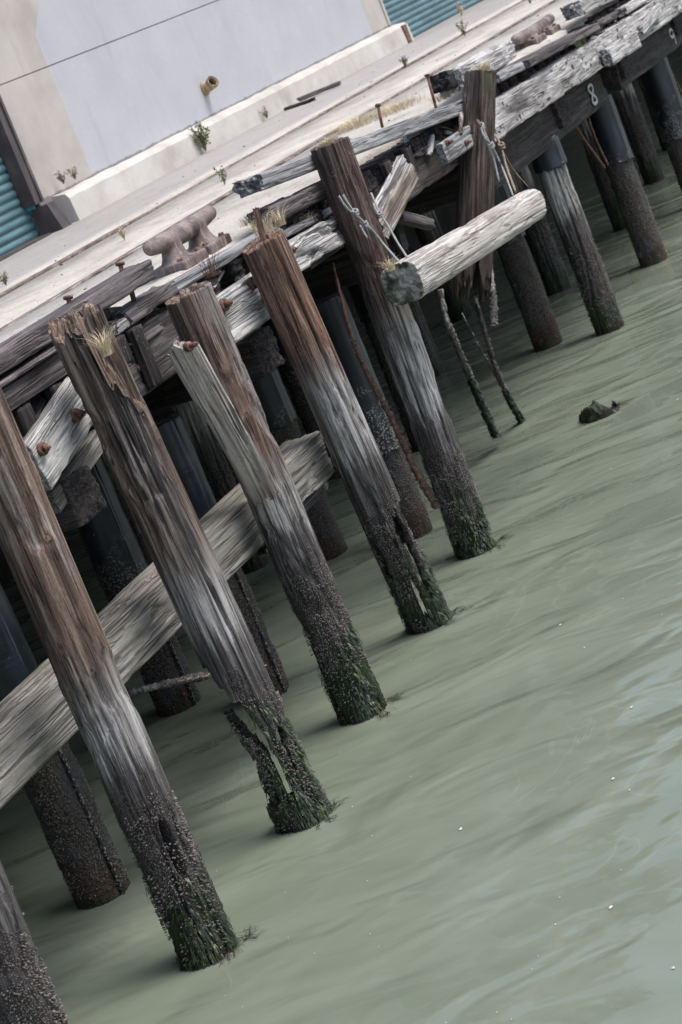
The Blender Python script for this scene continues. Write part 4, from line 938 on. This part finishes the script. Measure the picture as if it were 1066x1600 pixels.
strand('hanging_strip', 'crusted strip hanging from the broken pile into the water, right one', [A(742, 462, 7.2), A(758, 520, 7.3), A(778, 585, 7.4), A(800, 630, 7.46), A(818, 660, 7.5)], .018, .03, 5, M_back, 300, 300)
strand('hanging_strip', 'thin forked strip joining the right crusted strip above the water', [A(722, 490, 7.25), A(742, 530, 7.3), A(765, 570, 7.4), A(787, 605, 7.43)], .007, .014, 6, M_back, 60)
strand('hanging_strip', 'short stringy strip ending in a loop beside the broken pile bottom', [A(765, 400, 7.1), A(769, 440, 7.1), A(772, 480, 7.1), A(772, 508, 7.1)], .018, .03, 7, M_back, 120)
strand('crusted_stick', 'crusted stick poking out level below the low beam beside the tan pile', [A(200, 1083, 6.95), A(245, 1072, 6.95), A(285, 1063, 6.95), A(322, 1055, 6.95)], .017, .028, 8, M_back, 150)
strand('iron_rod', 'left one of two rusty rods meeting in a V below the chalked 8', [A(885, 160, 7.45), A(905, 205, 7.45), A(945, 262, 7.45)], .014, .014, 9, M_rust)
strand('iron_rod', 'right one of two rusty rods meeting in a V below the chalked 8', [A(915, 170, 7.5), A(930, 215, 7.5), A(950, 258, 7.45)], .014, .014, 10, M_rust)
strand('iron_rod', 'thin rusty rod hanging below the dark stringer left of the broken upright', [A(697, 275, 7.4), A(712, 305, 7.4), A(722, 325, 7.4)], .012, .012, 11, M_rust)
strand('iron_rod', 'rusty rod at the right edge near the chalked 9', [A(1034, 80, 7.45), A(1050, 115, 7.45), A(1068, 150, 7.45)], .014, .014, 12, M_rust)
strand('loose_stick', 'thin grey stick standing against the kerb left of the broken upright pile', [A(721, 178, 6.8), A(720, 195, 6.8), A(720, 210, 6.8)], .02, .016, 13, M_split)
# spikes standing in the kerb
for (x0_, y0_, x1_, y1_, r_, lab) in ((668, 119, 679, 162, .013, 'tall rusty spike standing in the silver kerb plank near the upright pile'), (591, 166, 595, 192, .013, 'short rusty spike standing in the silver kerb plank near the flat-topped pile'),
                                 (188, 414, 190, 424, .016, 'rusty bolt head on the purple brown kerb near its right end'), (107, 467, 110, 482, .016, 'rusty bolt head on the purple brown kerb above the split-top pile'), (204, 448, 206, 462, .018, 'rusty bolt shank showing under the right end of the purple kerb')):
    Yk = 7.03; tp, bt = A(x0_, y0_, Yk), A(x1_, y1_, Yk); s = thing('iron_spike', lab, 'spike', tuple(bt))
    mesh('shank', *tube([bt - [0, 0, .04], tp], r_, 8), M_rust, None, s); mesh('head', *tube([tp, tp + (tp - bt) / np.linalg.norm(tp - bt) * .015], r_ * 2.0, 10), M_rust, None, s)

# ---------------------------------------------------------------- grass tufts, weeds and litter
def tuft(pos, n, h, spread, label, seed, mat=None, lean=(0, 0)):
    rng = np.random.RandomState(seed); V, F = [], []; pos = np.array(pos)
    for i in range(n):
        a = rng.rand() * 6.28; r = spread * rng.rand() ** .7; b0 = pos + [r * math.cos(a), r * math.sin(a) * .7, -.01]; hh = h * (.4 + .8 * rng.rand()); d = np.array([math.cos(a) * rng.rand() + lean[0], math.sin(a) * rng.rand() + lean[1], 0]) * .8
        w = .0022; k0 = len(V); e = np.array([-math.sin(a), math.cos(a), 0])
        for k in range(4):
            t = k / 3; c = b0 + d * hh * t * t + [0, 0, hh * (t - .35 * t * t)]; V += [c - e * w * (1 - t * .8), c + e * w * (1 - t * .8)]
        for k in range(3): F.append([k0 + 2 * k, k0 + 2 * k + 1, k0 + 2 * k + 3, k0 + 2 * k + 2])
    o = mesh('grass_tuft', np.array(V) - pos, F, mat or M_dry, Matrix.Translation(Vector([float(c) for c in pos]))); tag(o, label, 'grass', 'dry grass tufts on the quay timbers')
tuft(t5, 260, .07, .12, 'straw coloured grass on the flat top of the wire-wrapped pile', 1)
tuft(t6, 400, .11, .13, 'straw coloured grass on the top of the broken upright pile', 2, lean=(.5, -.3))
tuft(A(612, 420, 6.25) + [0, 0, .0], 90, .13, .06, 'dry grass tuft on the near end of the hanging log', 3)
tuft(A(168, 552, 6.33), 150, .2, .05, 'dry grass in the split shoulder of the tan pile', 4)
tuft(A(415, 360, 6.8), 160, .16, .12, 'dry grass behind the top of the splinter-topped pile', 5)
tuft(A(440, 350, 6.75), 90, .18, .05, 'small dry grass tuft right of the standing splinter', 6)
tuft(A(395, 345, 7.1), 160, .12, .14, 'dry grass in the crack left of the standing splinter', 7)
tuft(A(483, 345, 7.0), 90, .12, .06, 'dry grass under the silver kerb plank left of the flat-topped pile', 8)
tuft(A(330, 430, 6.9), 60, .3, .1, 'reddish dead weed stems by the hollow-topped pile', 9, M_rust)
tuft(A(700, 150, 7.15), 260, .12, .25, 'dry grass along the kerb by the tall rusty spike', 10)
tuft(at(560, 195, 2, DZ), 700, .14, .55, 'dry grass strip on the quay behind the silver kerb plank', 11)
tuft(at(620, 172, 2, DZ), 500, .14, .45, 'dry grass strip on the quay by the short rusty spike', 12)
tuft(A(905, 72, 6.8), 60, .12, .06, 'yellow green weed at the right end of the far brown kerb', 13, M_leaf)
tuft(A(985, 345 - 300, 7.0), 50, .1, .06, 'dry grass among the broken boards at the top right', 14)

def bush(px, py, h, n, label, seed, Y=None, mats=None):
    p = at(px, py, 2, DZ) if Y is None else A(px, py, Y)
    if Y is None and p[1] > WY - .25: p = A(px, py, WY - .27)
    rng = np.random.RandomState(seed)
    t = thing('weed_plant', label, 'weed', tuple(p), 'weeds growing on the quay and along the shed')
    SV, LV, LF = [], [], []; parts = []
    for i in range(n):
        a = rng.rand() * 6.28; tip = p + [math.cos(a) * h * .7 * rng.rand(), math.sin(a) * h * .5 * rng.rand(), h * (.5 + .6 * rng.rand())]; mid = (p + tip) / 2 + [(rng.rand() - .5) * .1 * h, 0, .1 * h]
        S_ = spline([p, mid, tip], 4); parts.append(tube(S_, h * .012, 4))
        for j in range(14):
            c = S_[2 + int(rng.rand() * (len(S_) - 2))] + (rng.rand(3) - .5) * h * .12; d = rng.randn(3); d /= np.linalg.norm(d); e = np.cross(d, rng.randn(3)); e /= np.linalg.norm(e); l = h * (.1 + .1 * rng.rand()); k = len(LV)
            LV += [c, c + d * l * .5 + e * l * .22, c + d * l, c + d * l * .5 - e * l * .22]; LF.append([k, k + 1, k + 2, k + 3])
    mesh('stems', *join(parts), M_twig, None, t); mesh('leaves', LV, LF, mats or M_leaf, None, t, smooth=False)
bush(322, 236, .34, 15, 'sparse stalky green weed at the foot of the painted wall', 1)
bush(100, 288, .15, 14, 'low grey weed in the corner by the dark door jamb', 2, WY - .1, M_twig)
bush(118, 281, .13, 14, 'low green grey weed on the plinth ledge near the left door', 21, WY - .1)
bush(418, 186, .15, 12, 'small green weed left of the broken wood scraps by the plinth', 3)
bush(352, 289, .17, 8, 'thin green sprig by the near crane rail', 4)
bush(195, 375, .13, 10, 'dried brown sprig left of the near cleat', 5, mats=M_dry)
bush(10, 446, .12, 14, 'green weed at the left edge between the rails', 6)
bush(42, 380, .04, 8, 'tiny bright green weed in front of the left door', 7)
bush(635, 105, .14, 18, 'green weed on the quay below the right teal door', 8)
bush(727, 57, .2, 12, 'tall dry and green weed by the right teal door', 9)
bush(722, 25, .22, 12, 'dry weed against the foot of the right teal shutter', 91, mats=M_dry)
bush(830, 6, .12, 10, 'green weed at the top edge near the far cleat', 10)
bush(915, 68, .12, 16, 'yellow green weed hanging on the far brown kerb end', 11, 6.85)
# broken wood in a hole at the plinth
h0 = at(480, 158, 2, DZ + .02)
beam('scrap_wood', 'brown broken scrap of wood by the plinth, upper piece', 'scrap', at(462, 158, 2, DZ + .05), at(535, 128, 2, DZ + .05), .1, .06, M_kerb, seed=401, jag0=.1, jag1=.1)
beam('scrap_wood', 'dark rotten scrap of wood by the plinth, lower piece', 'scrap', at(447, 170, 2, DZ + .02), at(492, 155, 2, DZ + .02), .12, .05, M_dark, seed=403, jag0=.1, jag1=.1)
# stones and litter on the quay, floating specks on the water
rng = np.random.RandomState(12); parts = []
for i in range(300):
    x = 11 + 24 * rng.rand() ** 1.2; y = 7.3 + 4.6 * rng.rand(); s = .003 + .010 * rng.rand() ** 3; c = np.array([x, y, DZ + s * .3]); V = []
    for k in range(8): V.append(c + s * (np.array([(k & 1) - .5, ((k >> 1) & 1) - .5, ((k >> 2) & 1) * .7 - .35]) + .3 * (rng.rand(3) - .5)) * 2)
    parts.append((V, [[0, 1, 3, 2], [4, 6, 7, 5], [0, 4, 5, 1], [2, 3, 7, 6], [0, 2, 6, 4], [1, 5, 7, 3]]))
b = NB('pebble'); n = b.noise(b.coord((3, 3, 3), rnd=False), 1, 2); M_peb = b.out(b.ramp(n, [(.35, (.1, .085, .07)), (.6, (.5, .47, .44))]), .9)
tag(mesh('gravel', *join(parts), M_peb, smooth=False), 'loose grit and small stones scattered on the quay concrete', 'gravel', kind='stuff')
parts = []
for i in range(80):
    p = at(rng.rand() * 1066, 500 + 1100 * rng.rand(), 2, .004)
    if p[1] > 6.9: continue
    s = .003 + .008 * rng.rand() ** 4; V = [p + [s * math.cos(k * 1.05) * (1 + rng.rand()), s * math.sin(k * 1.05), .001] for k in range(6)]; V.append(p + [0, 0, s * .6]); parts.append((V, [[k, (k + 1) % 6, 6] for k in range(6)]))
b = NB('foam'); tag(mesh('floating_specks', *join(parts), b.out((.5, .5, .46), .6), smooth=False), 'white specks of foam and feather floating on the green water', 'foam', kind='stuff')
